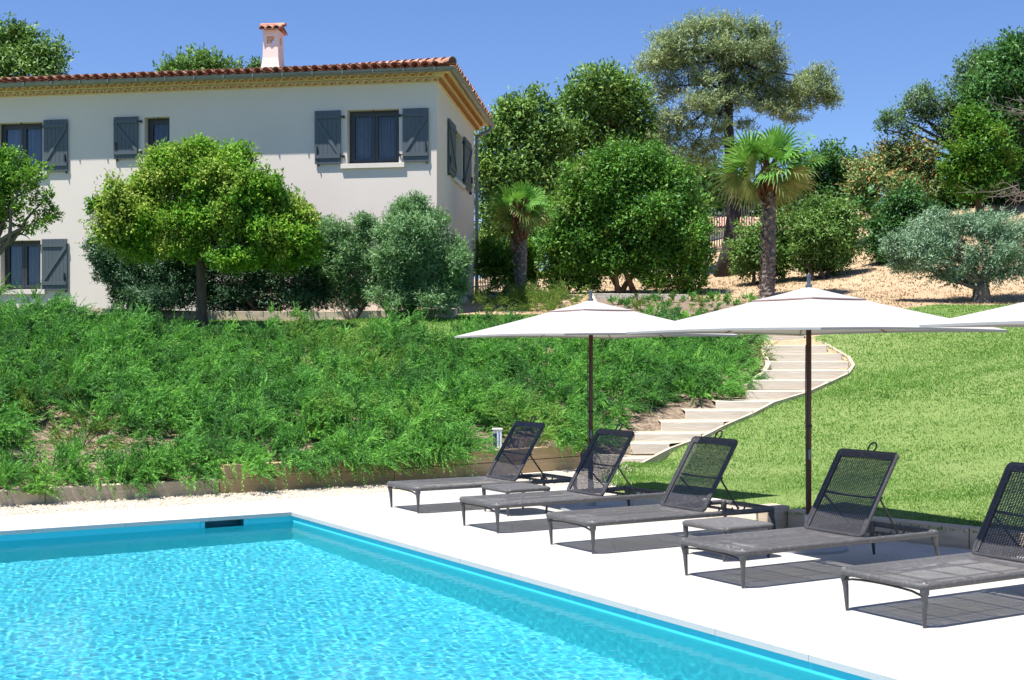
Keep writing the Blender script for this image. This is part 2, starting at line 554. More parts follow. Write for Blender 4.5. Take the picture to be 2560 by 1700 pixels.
M['lawn'] = lawn_mat()
M['dry'] = dry_mat()
M['deck'] = deck_mat()
M['coping'] = solid('coping_stone', (.49, .48, .455), (.45, .44, .418), 2, .8, bscale=60, bstr=.08)
M['gravel'] = gravel_mat('cream_gravel', [(.46, .40, .31), (.56, .50, .41), (.62, .57, .49), (.50, .43, .33)])
M['pathgravel'] = gravel_mat('path_gravel', [(.38, .32, .23), (.46, .41, .31), (.50, .45, .36), (.42, .35, .25)])
M['pebble'] = solid('pebble_stone', (.58, .52, .43), (.44, .37, .28), 9, .85, c3=(.64, .59, .52))
M['mulch'] = gravel_mat('mulch_chips', [(.12, .085, .055), (.19, .14, .095), (.28, .22, .165), (.15, .105, .07)], 22)
M['fabric'] = fabric_mat()
M['pane'] = pane_mat()
M['water'] = water_mat()
M['basin'] = basin_mat()
M['liner'] = solid('pool_liner', (.06, .62, .68), (.05, .60, .66), 1.5, .5)
M['vent'] = solid('vent_binding', (.42, .27, .26), (.38, .24, .23), 5, .8)

# ------------------------------------------------------------------ terrain
C2 = lambda x, y: (1400 + x / 2.951, 820 + y / 2.951)      # detail view of the steps -> photo pixels
STEP_Y = [19.7, 20.2, 20.7, 21.2, 21.8, 22.4, 23.1, 23.8, 24.6, 25.4, 26.2, 27.0]
STEP_PX = [(440, 628, 960), (520, 805, 850), (553, 1040, 778), (745, 1205, 690), (925, 1420, 608), (1150, 1570, 540),
           (1370, 1810, 465), (1395, 1985, 385), (1500, 2125, 312), (1535, 2125, 248), (1520, 2075, 190), (1490, 1965, 128)]
STEPS = []
for (xl, xr, yt), Y in zip(STEP_PX, STEP_Y):
    l = at(*C2(xl, yt), Y)
    r = at(*C2(xr, yt), Y)
    STEPS.append((l, r))
EDGE_PX = [(560, 1030, 19.35), (628, 990, 19.6), (805, 898, 20.1), (1040, 812, 20.65), (1205, 728, 21.15), (1420, 636, 21.75), (1570, 556, 22.35), (1810, 484, 23.05),
           (1985, 405, 23.8), (2125, 340, 24.6), (2165, 280, 25.4), (2130, 220, 26.2), (2060, 180, 26.8), (1960, 120, 27.4), (1870, 95, 27.7)]
EDGE = [at(*C2(x, y), Y) for x, y, Y in EDGE_PX]

CP = []
for a, z in ((-14, .12), (-9, .14), (-3, .15), (-1, .16), (1, .26), (3, .30), (5.6, .32)):
    CP.append((*ab(a, 2.6)[:2], z))
CP += [(-16, 21.5, 2.3), (-9, 23.3, 2.24), (-7, 23.8, 2.02), (-5, 24.4, 1.80), (-3, 24.9, 1.84), (-1, 25.5, 1.96), (1.0, 26.3, 2.0), (3.2, 26.9, 1.98), (-5, 26.4, 2.12),
       (-9, 28.6, 2.5), (-2, 28, 2.46), (-14, 32, 2.6), (-8, 32, 2.62), (-1.5, 31, 2.66), (.6, 31, 2.68), (-3, 36, 2.8), (-14, 40, 2.9),
       (3.2, 28.5, 2.3), (5, 29.5, 2.55), (1.8, 30, 2.62), (3, 32.5, 3.0), (6.3, 28.2, 2.2), (7.5, 29, 2.5)]
for l, r in STEPS:
    CP.append((l[0], l[1] + .1, l[2] - .12))
    CP.append((r[0] - .1, r[1] + .1, r[2] - .1))
for e in EDGE[1:-1]:
    CP.append((e[0] + .22, e[1] - .12, e[2] + .0))
for u, v, Y in ((1811, 688.5, 42), (1917, 748, 34), (1572, 737, 36), (1299, 742, 33), (2456, 756, 31), (2331, 762, 30), (2277, 976, 21), (2494, 1193, 15),
                (2168, 607, 43), (2440, 705, 34), (2158, 694, 37), (2160, 522, 50), (2345, 505, 51), (1786, 619, 48), (1220, 722, 40)):
    CP.append(tuple(at(u, v, Y)))
for a, b, z in ((3.95, -3.6, .16), (4.4, -5.5, .17), (5.2, -9, .17), (6.2, -14, .2), (4.0, -1.8, .14), (4.7, .2, .10), (5.5, 1.2, .08), (6.9, 2.6, .05)):
    CP.append((*ab(a, b)[:2], z))
CP += [(9, 12, .55), (12, 16, 1.25), (14, 22, 2.0), (18, 30, 3.4), (25, 20, 3), (18, 45, 7.0), (15, 60, 7.2), (0, 60, 5.2), (-15, 60, 4.0), (5, 50, 5.4), (25, 45, 7.5),
       (0, 120, 5), (60, 60, 7), (-60, 60, 4), (60, 0, 3), (-60, 0, 1), (0, -60, .2), (-40, 20, 2.2), (-60, 120, 4), (60, 120, 6), (30, -40, .5), (-30, -40, .2), (13, 2, .4)]
CP = np.array(CP)


def _phi(d2):
    return .5 * d2 * np.log(d2 + 1e-9)


_n = len(CP)
_K = _phi(((CP[:, None, :2] - CP[None, :, :2]) ** 2).sum(-1)) + np.eye(_n) * .02
_P = np.c_[np.ones(_n), CP[:, :2]]
_A = np.block([[_K, _P], [_P.T, np.zeros((3, 3))]])
_W = np.linalg.solve(_A, np.r_[CP[:, 2], 0, 0, 0])


def H(x, y):
    x, y = np.atleast_1d(np.asarray(x, float)), np.atleast_1d(np.asarray(y, float))
    sh = x.shape
    x, y = x.ravel(), y.ravel()
    out = np.empty(len(x))
    for i in range(0, len(x), 20000):
        xx, yy = x[i:i + 20000], y[i:i + 20000]
        d2 = (xx[:, None] - CP[None, :, 0]) ** 2 + (yy[:, None] - CP[None, :, 1]) ** 2
        out[i:i + 20000] = _phi(d2) @ _W[:_n] + _W[_n] + _W[_n + 1] * xx + _W[_n + 2] * yy
    far = np.clip((np.hypot(x, y - 30) - 70) / 60, 0, 1)
    out = out * (1 - far) + 4.0 * far
    return np.clip(out, -1, 9).reshape(sh)


def Hs(x, y):
    return float(H(x, y)[0])


def hit(u, v, y0=14.0, y1=70.0):
    """Where the view line through a photo pixel meets the terrain."""
    Y = np.arange(y0, y1, .1)
    X = (u - 1280) / FPX * Y
    Z = EYE - (v - VH) / FPX * Y
    k = np.argmax(H(X, Y) >= Z)
    return np.array([X[k], Y[k], float(H(X[k], Y[k])[0])])


def inside(poly, x, y):
    x, y = np.asarray(x, float), np.asarray(y, float)
    r = np.zeros(x.shape, bool)
    n = len(poly)
    for i in range(n):
        x1, y1 = poly[i][:2]
        x2, y2 = poly[(i + 1) % n][:2]
        c = ((y1 > y) != (y2 > y)) & (x < (x2 - x1) * (y - y1) / (y2 - y1 + 1e-12) + x1)
        r ^= c
    return r


def dist_poly(poly, x, y):
    d = np.full(np.shape(x), 1e9)
    n = len(poly)
    for i in range(n):
        p, q = np.array(poly[i][:2]), np.array(poly[(i + 1) % n][:2])
        e = q - p
        t = np.clip(((x - p[0]) * e[0] + (y - p[1]) * e[1]) / (e @ e + 1e-12), 0, 1)
        d = np.minimum(d, np.hypot(x - p[0] - t * e[0], y - p[1] - t * e[1]))
    return d


LAWN_EDGE = [ab(*p) for p in ((6.58, 2.65), (4.98, 1.19), (4.2, .2), (3.55, -1.9), (3.66, -3.5), (4.08, -5.5), (4.9, -9), (6.3, -16))]
WALL_LINE = [ab(*p) for p in ((-16, 2.37), (-2.5, 2.37), (.8, 2.38), (3.4, 2.62), (5.83, 3.1))]
DECKP = WALL_LINE + [np.array([1.55, 19.75, 0])] + LAWN_EDGE + [ab(6.3, -40), ab(-16, -40)]
POOL_A, POOL_B = -6.2, -11.6
BANKTOP = [(-30, 20.5), (-16, 21.6), (-9, 23.3), (-5, 24.4), (-1, 25.6), (1.0, 26.4), (3.3, 27.0)]
BED_FRONT = [(-1.2, 28.0), (-9.6, 29.2), (-30, 32)]
TERR_LAWN = BANKTOP + [(3.0, 28.2), (1.9, 30.4), (-.2, 30.2), (-1.2, 29.9)] + BED_FRONT
LAWN = [tuple(e[:2]) for e in EDGE] + [(7.6, 28.9), (9.5, 30.0), (13, 30.6), (30, 31), (30, -20)] + [tuple(p[:2]) for p in LAWN_EDGE[::-1]]
BANK = [tuple(p[:2]) for p in WALL_LINE] + [(1.55, 19.75)] + [tuple(l[:2]) for l, r in STEPS] + [(4.2, 27.4)] + BANKTOP[::-1]


def ground_lines(lo, hi, step, ends):
    mid = list(np.arange(lo, hi + 1e-6, step))
    a, b, out = lo, hi, []
    s = step
    left, right = [], []
    while a > ends[0]:
        s *= 1.35
        a -= s
        left.append(a)
    s = step
    while b < ends[1]:
        s *= 1.35
        b += s
        right.append(b)
    return np.array(left[::-1] + mid + right)


gx = ground_lines(-13, 14, .15, (-350, 350))
gy = ground_lines(4, 36, .15, (-120, 420))
GX, GY = np.meshgrid(gx, gy, indexing='ij')
GZ = H(GX, GY)
GZ += (np.sin(GX * 1.9 + 3 * np.sin(GY * .7)) * np.sin(GY * 1.7)) * .008
din = inside(DECKP, GX, GY)
dd = dist_poly(DECKP, GX, GY)
low = din | (dd < .2)
GZ = np.where(low, -.09, GZ)
A_, B_ = to_ab(GX, GY)
GZ = np.where((A_ > POOL_A - .35) & (A_ < .2) & (B_ > POOL_B - .35) & (B_ < .25), -2.4, GZ)
nx, ny = GX.shape
gv = np.stack([GX, GY, GZ], -1).reshape(-1, 3)
ii, jj = np.meshgrid(np.arange(nx - 1), np.arange(ny - 1), indexing='ij')
q = np.stack([ii * ny + jj, (ii + 1) * ny + jj, (ii + 1) * ny + jj + 1, ii * ny + jj + 1], -1).reshape(-1, 4)
cx = GX[:-1, :-1].ravel() * .5 + GX[1:, 1:].ravel() * .5
cy = GY[:-1, :-1].ravel() * .5 + GY[1:, 1:].ravel() * .5
cl = inside(LAWN, cx, cy)
ct = inside(TERR_LAWN, cx, cy)
cb = inside(BANK, cx, cy) & ~ct


def sheet(name, faces, mat):
    used = np.unique(faces)
    rm = np.full(len(gv), -1)
    rm[used] = np.arange(len(used))
    me = bpy.data.meshes.new(name)
    me.from_pydata(gv[used].tolist(), [], rm[faces].tolist())
    me.polygons.foreach_set('use_smooth', [True] * len(me.polygons))
    me.materials.append(mat)
    o = link(name, me)
    o['kind'] = 'structure'
    return o


far_ = (cy < 9) | (np.abs(cx) > 26) | (cy > 62) | ((cx < -6) & ~cb)
sheet('ground', q[~(cl | ct | cb) & ~far_], M['dry'])
sheet('meadow', q[~(cl | ct | cb) & far_], solid('meadow', (.05, .085, .03), (.08, .11, .04), .3, .95))
sheet('lawn', q[cl], M['lawn'])
sheet('terrace_lawn', q[ct], M['lawn'])
sheet('bank_soil', q[cb], M['mulch'])


def struct(name, mb, mat, smooth=False, bevel=0):
    o = build(name, mb, mat, smooth=smooth, bevel=bevel)
    o['kind'] = 'structure'
    return o


def abbox(mb, a0, a1, b0, b1, z0, z1):
    mb.hexa([ab(a0, b0, z0), ab(a1, b0, z0), ab(a1, b1, z0), ab(a0, b1, z0), ab(a0, b0, z1), ab(a1, b0, z1), ab(a1, b1, z1), ab(a0, b1, z1)])


# deck: slabs round the pool, then the coping, the basin and the water
CW = .32
mb = MB()
for a0, a1, b0, b1 in ((CW, 3.62, -16, 1.25), (-16, CW - .003, CW, 1.25), (-16, POOL_A - CW, -16, CW - .003), (POOL_A - CW + .003, CW - .003, -16, POOL_B - CW)):
    abbox(mb, a0, a1, b0, b1, -.06, 0)
mb.hexa([ab(3.623, -16, -.06), ab(6.2, -16, -.06), ab(4.05, -5.5, -.06), ab(3.63, -3.5, -.06), ab(3.623, -16, 0), ab(6.2, -16, 0), ab(4.05, -5.5, 0), ab(3.63, -3.5, 0)])
deck = struct('pool_deck', mb, M['deck'])
mb = MB()
for a0, a1, b0, b1 in ((0, CW - .004, POOL_B - CW, CW - .004), (POOL_A, -.003, 0, CW - .004), (POOL_A - CW, POOL_A - .003, POOL_B - CW, CW - .004), (POOL_A, -.003, POOL_B - CW, POOL_B)):
    L = max(a1 - a0, b1 - b0)
    n = int(L / .8)
    for k in range(n):
        if a1 - a0 > b1 - b0:
            abbox(mb, a0 + (a1 - a0) * k / n + .0015, a0 + (a1 - a0) * (k + 1) / n - .0015, b0, b1, -.036, .003)
        else:
            abbox(mb, a0, a1, b0 + (b1 - b0) * k / n + .0015, b0 + (b1 - b0) * (k + 1) / n - .0015, -.036, .003)
struct('pool_coping', mb, M['coping'])
PD = -1.35
mb = MB()
mb.add([ab(POOL_A - .05, POOL_B - .05, PD), ab(.05, POOL_B - .05, PD), ab(.05, .05, PD), ab(POOL_A - .05, .05, PD)], [(0, 1, 2, 3)])
struct('pool_floor', mb, M['basin'])
mb = MB()
SK = (-.95, -.53)
o_ = .018
T_ = -.038
for (a, b), (a2, b2) in (((o_, o_), (o_, POOL_B - o_)), ((POOL_A - o_, POOL_B - o_), (POOL_A - o_, o_)), ((o_, POOL_B - o_), (POOL_A - o_, POOL_B - o_))):
    mb.add([ab(a, b, T_), ab(a2, b2, T_), ab(a2, b2, PD - .01), ab(a, b, PD - .01)], [(0, 1, 2, 3)])
for a0, a1, z0, z1 in ((POOL_A - o_, SK[0], T_, PD - .01), (SK[1], o_, T_, PD - .01), (SK[0], SK[1], -.15, PD - .01)):
    mb.add([ab(a0, o_, z0), ab(a1, o_, z0), ab(a1, o_, z1), ab(a0, o_, z1)], [(0, 1, 2, 3)])
struct('pool_wall', mb, M['liner'])


def waves(a, b):
    r = np.random.default_rng(5)
    z = np.zeros_like(a)
    for _ in range(80):
        lam = .042 * (3.6 ** r.random())
        th = r.normal(.6, .9)
        k = 2 * math.pi / lam
        z += .00034 * lam ** .9 * np.sin(k * (a * math.cos(th) + b * math.sin(th)) + r.uniform(0, 6.28))
    return z


wa, wb = np.arange(POOL_A - .01, .0251, .015), np.arange(POOL_B - .01, .0251, .015)
WA, WB = np.meshgrid(wa, wb, indexing='ij')
wv = np.stack([P0[0] + WA * D1[0] + WB * D2[0], P0[1] + WA * D1[1] + WB * D2[1], -.1 + waves(WA, WB)], -1).reshape(-1, 3)
na, nb_ = WA.shape
ii, jj = np.meshgrid(np.arange(na - 1), np.arange(nb_ - 1), indexing='ij')
wq = np.stack([ii * nb_ + jj, (ii + 1) * nb_ + jj, (ii + 1) * nb_ + jj + 1, ii * nb_ + jj + 1], -1).reshape(-1, 4)
me = bpy.data.meshes.new('pool_water')
me.from_pydata(wv.tolist(), [], wq.tolist())
me.polygons.foreach_set('use_smooth', [True] * len(me.polygons))
me.materials.append(M['water'])
wo = link('pool_water', me)
wo['kind'] = 'structure'
wo.cycles.is_caustics_caster = True
for n_ in ('pool_floor', 'pool_wall'):
    bpy.data.objects[n_].cycles.is_caustics_receiver = True
sk = thing('pool_skimmer', ab(-.74, o_, -.1), 'dark skimmer opening in the far wall of the pool at the waterline', 'skimmer')
mb = MB()
a0, a1 = SK
mb.add([ab(a0, .2, T_), ab(a1, .2, T_), ab(a1, .2, -.15), ab(a0, .2, -.15), ab(a0, o_, T_), ab(a1, o_, T_), ab(a1, o_, -.15), ab(a0, o_, -.15)],
       [(0, 1, 2, 3), (0, 4, 7, 3), (1, 2, 6, 5), (3, 7, 6, 2)])
build('throat', mb, M['liner_dark'], sk)
mb = MB()
abbox(mb, a0 - .045, a0, o_ - .012, o_ - .002, -.16, T_ - .002)
abbox(mb, a1, a1 + .045, o_ - .012, o_ - .002, -.16, T_ - .002)
abbox(mb, a0, a1, o_ - .012, o_ - .002, -.16, -.15)
build('frame', mb, M['liner'], sk)

# gravel strips
mb = MB()
gpts = [ab(-16, 1.2, -.02), ab(5.0, 1.2, -.02), ab(6.8, 2.7, -.02), ab(6.3, 4.2, -.02), ab(-16, 3.0, -.02)]
mb.add(gpts, [(0, 1, 2, 3, 4)])
mb.add([ab(3.55, -3.3, -.024), ab(4.3, -3.3, -.024), ab(5.2, 1.25, -.024), ab(3.55, 1.25, -.024)], [(0, 1, 2, 3)])
gr = struct('gravel', mb, M['gravel'])
# loose stones on the gravel
n = 9000
pa = R.uniform(-6.5, 6.2, n)
pb = 1.15 + (2.36 - 1.15) * R.random(n) ** .9
pb = np.where(pa > 1, pb + (pa - 1) * .12 * R.random(n), pb)
sz = R.uniform(.008, .022, n)
oct_ = np.array([[1, 0, 0], [0, 1, 0], [-1, 0, 0], [0, -1, 0], [0, 0, .7]])
tri = [(0, 1, 4), (1, 2, 4), (2, 3, 4), (3, 0, 4)]
ctr = P0[None, :] + pa[:, None] * D1 + pb[:, None] * D2
ctr[:, 2] = -.014
th = R.uniform(0, 6.28, n)
c_, s_ = np.cos(th), np.sin(th)
sx = sz * R.uniform(.7, 1.4, n)
vv = np.zeros((n, 5, 3))
vv[:, :, 0] = ctr[:, None, 0] + c_[:, None] * oct_[None, :, 0] * sx[:, None] - s_[:, None] * oct_[None, :, 1] * sz[:, None]
vv[:, :, 1] = ctr[:, None, 1] + s_[:, None] * oct_[None, :, 0] * sx[:, None] + c_[:, None] * oct_[None, :, 1] * sz[:, None]
vv[:, :, 2] = ctr[:, None, 2] + oct_[None, :, 2] * sz[:, None]
T3 = np.concatenate([vv[:, t, :][:, None] for t in tri], 1).reshape(-1, 3, 3)
o = leaves_obj('gravel_stones', T3, 3, M['pebble'])
tag(o, 'loose cream stones scattered over the gravel strip below the timber wall', 'gravel', kind='stuff')

# ------------------------------------------------------------------ timber retaining wall
rw = thing('retaining_wall', ab(.5, 2.37), 'low wall of stacked timber sleepers holding back the planted bank', 'retaining wall')


def wall_pt(a):
    xs = [-16, -2.5, .8, 3.4, 5.83]
    bs = [2.37, 2.37, 2.38, 2.62, 3.1]
    return ab(a, float(np.interp(a, xs, bs)))


def sleepers(cuts, z0, z1, off):
    for a0, a1 in zip(cuts[:-1], cuts[1:]):
        mb = MB()
        p, q_ = wall_pt(a0 + .004), wall_pt(a1 - .004)
        dz = R.uniform(-.004, .004)
        p[2] = q_[2] = (z0 + z1) / 2 + dz
        d = (q_ - p) / np.linalg.norm(q_ - p)
        nrm = np.array([-d[1], d[0], 0])
        mb.beam(p + nrm * (.07 + off), q_ + nrm * (.07 + off), .14, z1 - z0 - .004)
        build('sleeper', mb, M['timber_old'] if a1 < .9 else M['timber'], rw, bevel=.008)


sleepers([-12, -9.6, -7.2, -4.8, -2.06, .0, 2.45, 3.6, 5.83], -.04, .165, 0)
sleepers([.05, 1.2, 3.4, 5.83], .166, .335, .006)
# short return of the wall beside the foot of the steps
mb = MB()
mb.beam(np.array([1.2, 19.95, .09]), np.array([1.62, 19.75, .09]), .12, .2)
build('sleeper', mb, M['step_timber'], rw, bevel=.008)

# ------------------------------------------------------------------ garden steps
gs = thing('garden_steps', STEPS[0][0] * .5 + STEPS[0][1] * .5 - np.array([0, 0, .15]), 'curving flight of timber steps with gravel treads climbing beside the lawn', 'steps')
mbt = MB()
for k, (l, r) in enumerate(STEPS):
    mb = MB()
    h = .165
    up = np.array([0, 0, 1.0])
    mb.beam(l - up * h / 2, r - up * h / 2, .11, h)
    st = build('riser', mb, M['step_timber'], gs, bevel=.008)
    mb = MB()
    d = (r - l) / np.linalg.norm(r - l)
    mb.box(r - up * h / 2 + d * .004, (.004, .108, h * .9), (d, np.cross(up, d), up))
    build('end_grain', mb, M['endgrain'], st)
    nl, nr = STEPS[k + 1] if k + 1 < len(STEPS) else (l + np.array([-.1, .9, .02]), r + np.array([-.3, .9, .02]))
    b = np.array([0, .05, -.012])
    zt = min(l[2], r[2]) - .012
    q0, q1, q2, q3 = l + b, r + b, np.array([max(nr[0], r[0]) , nr[1], zt + .02]), np.array([min(nl[0], l[0]), nl[1], zt + .02])
    mbt.add([q0, q1, q2, q3], [(0, 1, 2, 3)])
t = build('tread_gravel', mbt, M['pathgravel'], gs)
ed = thing('path_edging', EDGE[0], 'thin curved timber edging between the garden steps and the lawn', 'edging')
mb = MB()
up = np.array([0, 0, 1.0])
fine = []
for i in range(len(EDGE) - 1):
    for k in range(3):
        fine.append(EDGE[i] + (EDGE[i + 1] - EDGE[i]) * k / 3)
fine.append(EDGE[-1])
rows = []
for i, p in enumerate(fine):
    tt = fine[min(i + 1, len(fine) - 1)] - fine[max(i - 1, 0)]
    nn = np.array([-tt[1], tt[0], 0])
    nn /= np.linalg.norm(nn)
    rows.append([p + nn * .03 - up * .22, p + nn * .03 + up * .025, p - nn * .03 + up * .025, p - nn * .03 - up * .12])
mb.strip(rows)
build('edging_board', mb, M['timber_old'], ed)
mb = MB()
LE = [at(*C2(x, y), Y) for x, y, Y in ((1355, 425, 23.5), (1400, 395, 23.9), (1500, 330, 24.6), (1535, 268, 25.2), (1512, 205, 25.9), (1500, 150, 26.8))]
for p, q_ in zip(LE[:-1], LE[1:]):
    mb.beam(p - up * .1, q_ - up * .1, .09, .22)
build('edging_board', mb, M['timber_old'], ed)

# timber kerbs between deck and lawn
kb = thing('lawn_kerb', LAWN_EDGE[4], 'low timber kerb holding the lawn edge behind the loungers', 'kerb')
kp = [ab(3.60, -1.4, .08), ab(3.66, -3.52, .08), ab(4.10, -5.5, .08), ab(4.9, -9, .08), ab(6.2, -15, .08)]
mb = MB()
mb.beam(ab(3.58, -1.4, .09), ab(3.62, -3.38, .09), .14, .2)
build('sleeper', mb, M['step_timber'], kb, bevel=.008)
mb = MB()
mb.box(ab(3.66, -3.52, .1), (.2, .24, .22), (D1, D2, up))
build('end_block', mb, M['timber_old'], kb, bevel=.01)
for i in (1, 2, 3):
    mb = MB()
    d = (kp[i + 1] - kp[i]) / np.linalg.norm(kp[i + 1] - kp[i])
    mb.beam(kp[i] + d * (.14 if i == 1 else .004) + D1 * .08, kp[i + 1] - d * .004 + D1 * .08, .14, .2)
    build('sleeper', mb, M['timber_old'], kb, bevel=.008)

# ------------------------------------------------------------------ house
HC = at(1092, 786, 30.4)
HF = np.array([-.9857, .1688, 0])          # along the front, away from the corner
HS = np.array([.1025, .9947, 0])           # along the right hand side, away from the viewer
NF = np.array([-.1688, -.9857, 0])         # out of the front
NS = np.array([.9947, -.1025, 0])          # out of the side
GZ0, EZ = 2.3, 7.98


def hp(s, t, z):
    p = HC + HF * s + HS * t
    return np.array([p[0], p[1], z])


def front(u, v):
    d = np.array([(u - 1280) / FPX, 1, -(v - VH) / FPX])
    Y = (NF @ HC - NF[2] * EYE) / (NF @ d)
    p = d * Y + np.array([0, 0, EYE])
    return (p - HC)[:2] @ HF[:2] / 1.0, p[2]


def side(u, v):
    d = np.array([(u - 1280) / FPX, 1, -(v - VH) / FPX])
    Y = (NS @ HC) / (NS @ d)
    p = d * Y + np.array([0, 0, EYE])
    return (p - HC)[:2] @ HS[:2], p[2]


class Face:                                # maps (along, out, z) of one facade to the world
    def __init__(s, ax, n):
        s.ax, s.n = ax, n

    def p(s, a, o, z):
        q_ = HC + s.ax * a + s.n * o
        return np.array([q_[0], q_[1], z])

    def box(s, mb, a0, a1, o0, o1, z0, z1):
        mb.hexa([s.p(a0, o1, z0), s.p(a1, o1, z0), s.p(a1, o0, z0), s.p(a0, o0, z0), s.p(a0, o1, z1), s.p(a1, o1, z1), s.p(a1, o0, z1), s.p(a0, o0, z1)])


FR, SD = Face(HF, NF), Face(HS, NS)
house = thing('villa', hp(4, 3, GZ0), 'two storey cream stucco villa with grey blue shutters and a red tiled roof', 'house')
REV = .20


def opening(face_fn, u0, v0, u1, v1):
    a0, z1 = face_fn(u0, v0)
    a1, z1b = face_fn(u1, v0)
    _, z0 = face_fn((u0 + u1) / 2, v1)
    _, z1 = face_fn((u0 + u1) / 2, v0)
    return [min(a0, a1), max(a0, a1), z0, z1]


W_UL = opening(front, -8, 306, 106.5, 431)
W_UM = opening(front, 361, 292.5, 424, 397)
W_UR = opening(front, 868, 273.5, 997.5, 408.5)
W_LL = opening(front, 1.0, 601, 101.5, 724.5)
t0, zt = side(1134, 330)
t1, _ = side(1156, 340)
W_SD = [t0, t1, W_UR[2], W_UR[3]]


def wall_panel(mb, mbr, F, A0, A1, Z0, Z1, ops):
    xs = sorted({A0, A1} | {o[0] for o in ops} | {o[1] for o in ops} | set(np.arange(A0, A1, 1.0)))
    zs = sorted({Z0, Z1} | {o[2] for o in ops} | {o[3] for o in ops})
    for i in range(len(xs) - 1):
        for j in range(len(zs) - 1):
            cx, cz = (xs[i] + xs[i + 1]) / 2, (zs[j] + zs[j + 1]) / 2
            if any(o[0] < cx < o[1] and o[2] < cz < o[3] for o in ops):
                continue
            mb.add([F.p(xs[i], 0, zs[j]), F.p(xs[i + 1], 0, zs[j]), F.p(xs[i + 1], 0, zs[j + 1]), F.p(xs[i], 0, zs[j + 1])], [(0, 1, 2, 3)])
    for a0, a1, z0, z1 in ():
        for (x, z), (x2, z2) in (((a0, z0), (a0, z1)), ((a0, z1), (a1, z1)), ((a1, z1), (a1, z0)), ((a1, z0), (a0, z0))):
            mbr.add([F.p(x, 0, z), F.p(x2, 0, z2), F.p(x2, -.42, z2), F.p(x, -.42, z)], [(0, 1, 2, 3)])


mb, mbr = MB(), MB()
wall_panel(mb, mbr, FR, 0, 17, GZ0, 8.3, [W_UL, W_UM, W_UR, W_LL])
wall_panel(mb, mbr, SD, 0, 6.53, GZ0, 8.3, [W_SD])
mb.add([hp(17, 0, GZ0), hp(17, 6.53, GZ0), hp(17, 6.53, 8.3), hp(17, 0, 8.3), hp(0, 6.53, GZ0), hp(0, 6.53, 8.3)], [(0, 1, 2, 3), (1, 4, 5, 2)])
wl = build('wall', mb, M['stucco'], house)


def window(F, o, leaves=2, sill=True, flip=False):
    a0, a1, z0, z1 = o
    mb = MB()
    d0, d1 = -REV, -REV - .06
    w = .065
    F.box(mb, a0, a1, d1, d0, z1 - w, z1)
    F.box(mb, a0, a1, d1, d0, z0 + .002, z0 + w)
    F.box(mb, a0, a0 + w, d1, d0, z0 + w, z1 - w)
    F.box(mb, a1 - w, a1, d1, d0, z0 + w, z1 - w)
    wn = build('window', mb, M['winframe'], house)
    mr = MB()
    for (x, z), (x2, z2) in (((a0, z0), (a0, z1)), ((a0, z1), (a1, z1)), ((a1, z1), (a1, z0)), ((a1, z0), (a0, z0))):
        mr.add([F.p(x, 0, z), F.p(x2, 0, z2), F.p(x2, -.42, z2), F.p(x, -.42, z)], [(0, 1, 2, 3)])
    build('reveal', mr, M['reveal'], wn)
    mb = MB()
    cells = [(a0 + w, a1 - w)] if leaves == 1 else [(a0 + w, (a0 + a1) / 2), ((a0 + a1) / 2, a1 - w)]
    for c0, c1 in cells:
        s = .062
        c0, c1 = c0 + .003, c1 - .003
        F.box(mb, c0, c1, d1 + .01, d0 + .012, z1 - w - s, z1 - w - .002)
        F.box(mb, c0, c1, d1 + .01, d0 + .012, z0 + w + .002, z0 + w + s)
        F.box(mb, c0, c0 + s, d1 + .01, d0 + .012, z0 + w + s, z1 - w - s)
        F.box(mb, c1 - s, c1, d1 + .01, d0 + .012, z0 + w + s, z1 - w - s)
        p = MB()
        p.add([F.p(c0 + s, d0 - .03, z0 + w + s), F.p(c1 - s, d0 - .03, z0 + w + s), F.p(c1 - s, d0 - .03, z1 - w - s), F.p(c0 + s, d0 - .03, z1 - w - s)], [(0, 1, 2, 3)])
        build('pane', p, M['pane'], wn)
        c = MB()
        N = 40
        rows = []
        for k in range(N + 1):
            x = c0 + (c1 - c0) * k / N
            dp = -REV - .13 + .022 * math.sin(k * 1.9 + c0) + .012 * math.sin(k * .77)
            rows.append([F.p(x, dp, z0 + .04), F.p(x, dp, z1 - .06)])
        c.strip(rows)
        build('curtain', c, M['curtain'], wn)
    build('sash', mb, M['winframe'], wn)
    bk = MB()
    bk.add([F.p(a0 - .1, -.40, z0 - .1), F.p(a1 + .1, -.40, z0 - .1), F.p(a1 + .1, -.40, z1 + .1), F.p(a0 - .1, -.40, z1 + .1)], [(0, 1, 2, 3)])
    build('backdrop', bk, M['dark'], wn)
    st = MB()
    F.box(st, (a0 + a1) / 2 - .012, (a0 + a1) / 2 + .012, -.09, -.05, z1 - .05, z1 - .001)
    build('shutter_stop', st, M['iron'], wn)
    if sill:
        mb = MB()
        F.box(mb, a0 - .14, a1 + .14, .001, .065, z0 - .11, z0 - .002)
        F.box(mb, a0 + .002, a1 - .002, -REV + .002, .0, z0 + .002, z0 + .008)
        build('window_sill', mb, M['sill'], wn, bevel=.006)
    return wn


window(FR, W_UL)
window(FR, W_UM, leaves=1)
window(FR, W_UR)
window(FR, W_LL)
window(SD, W_SD)


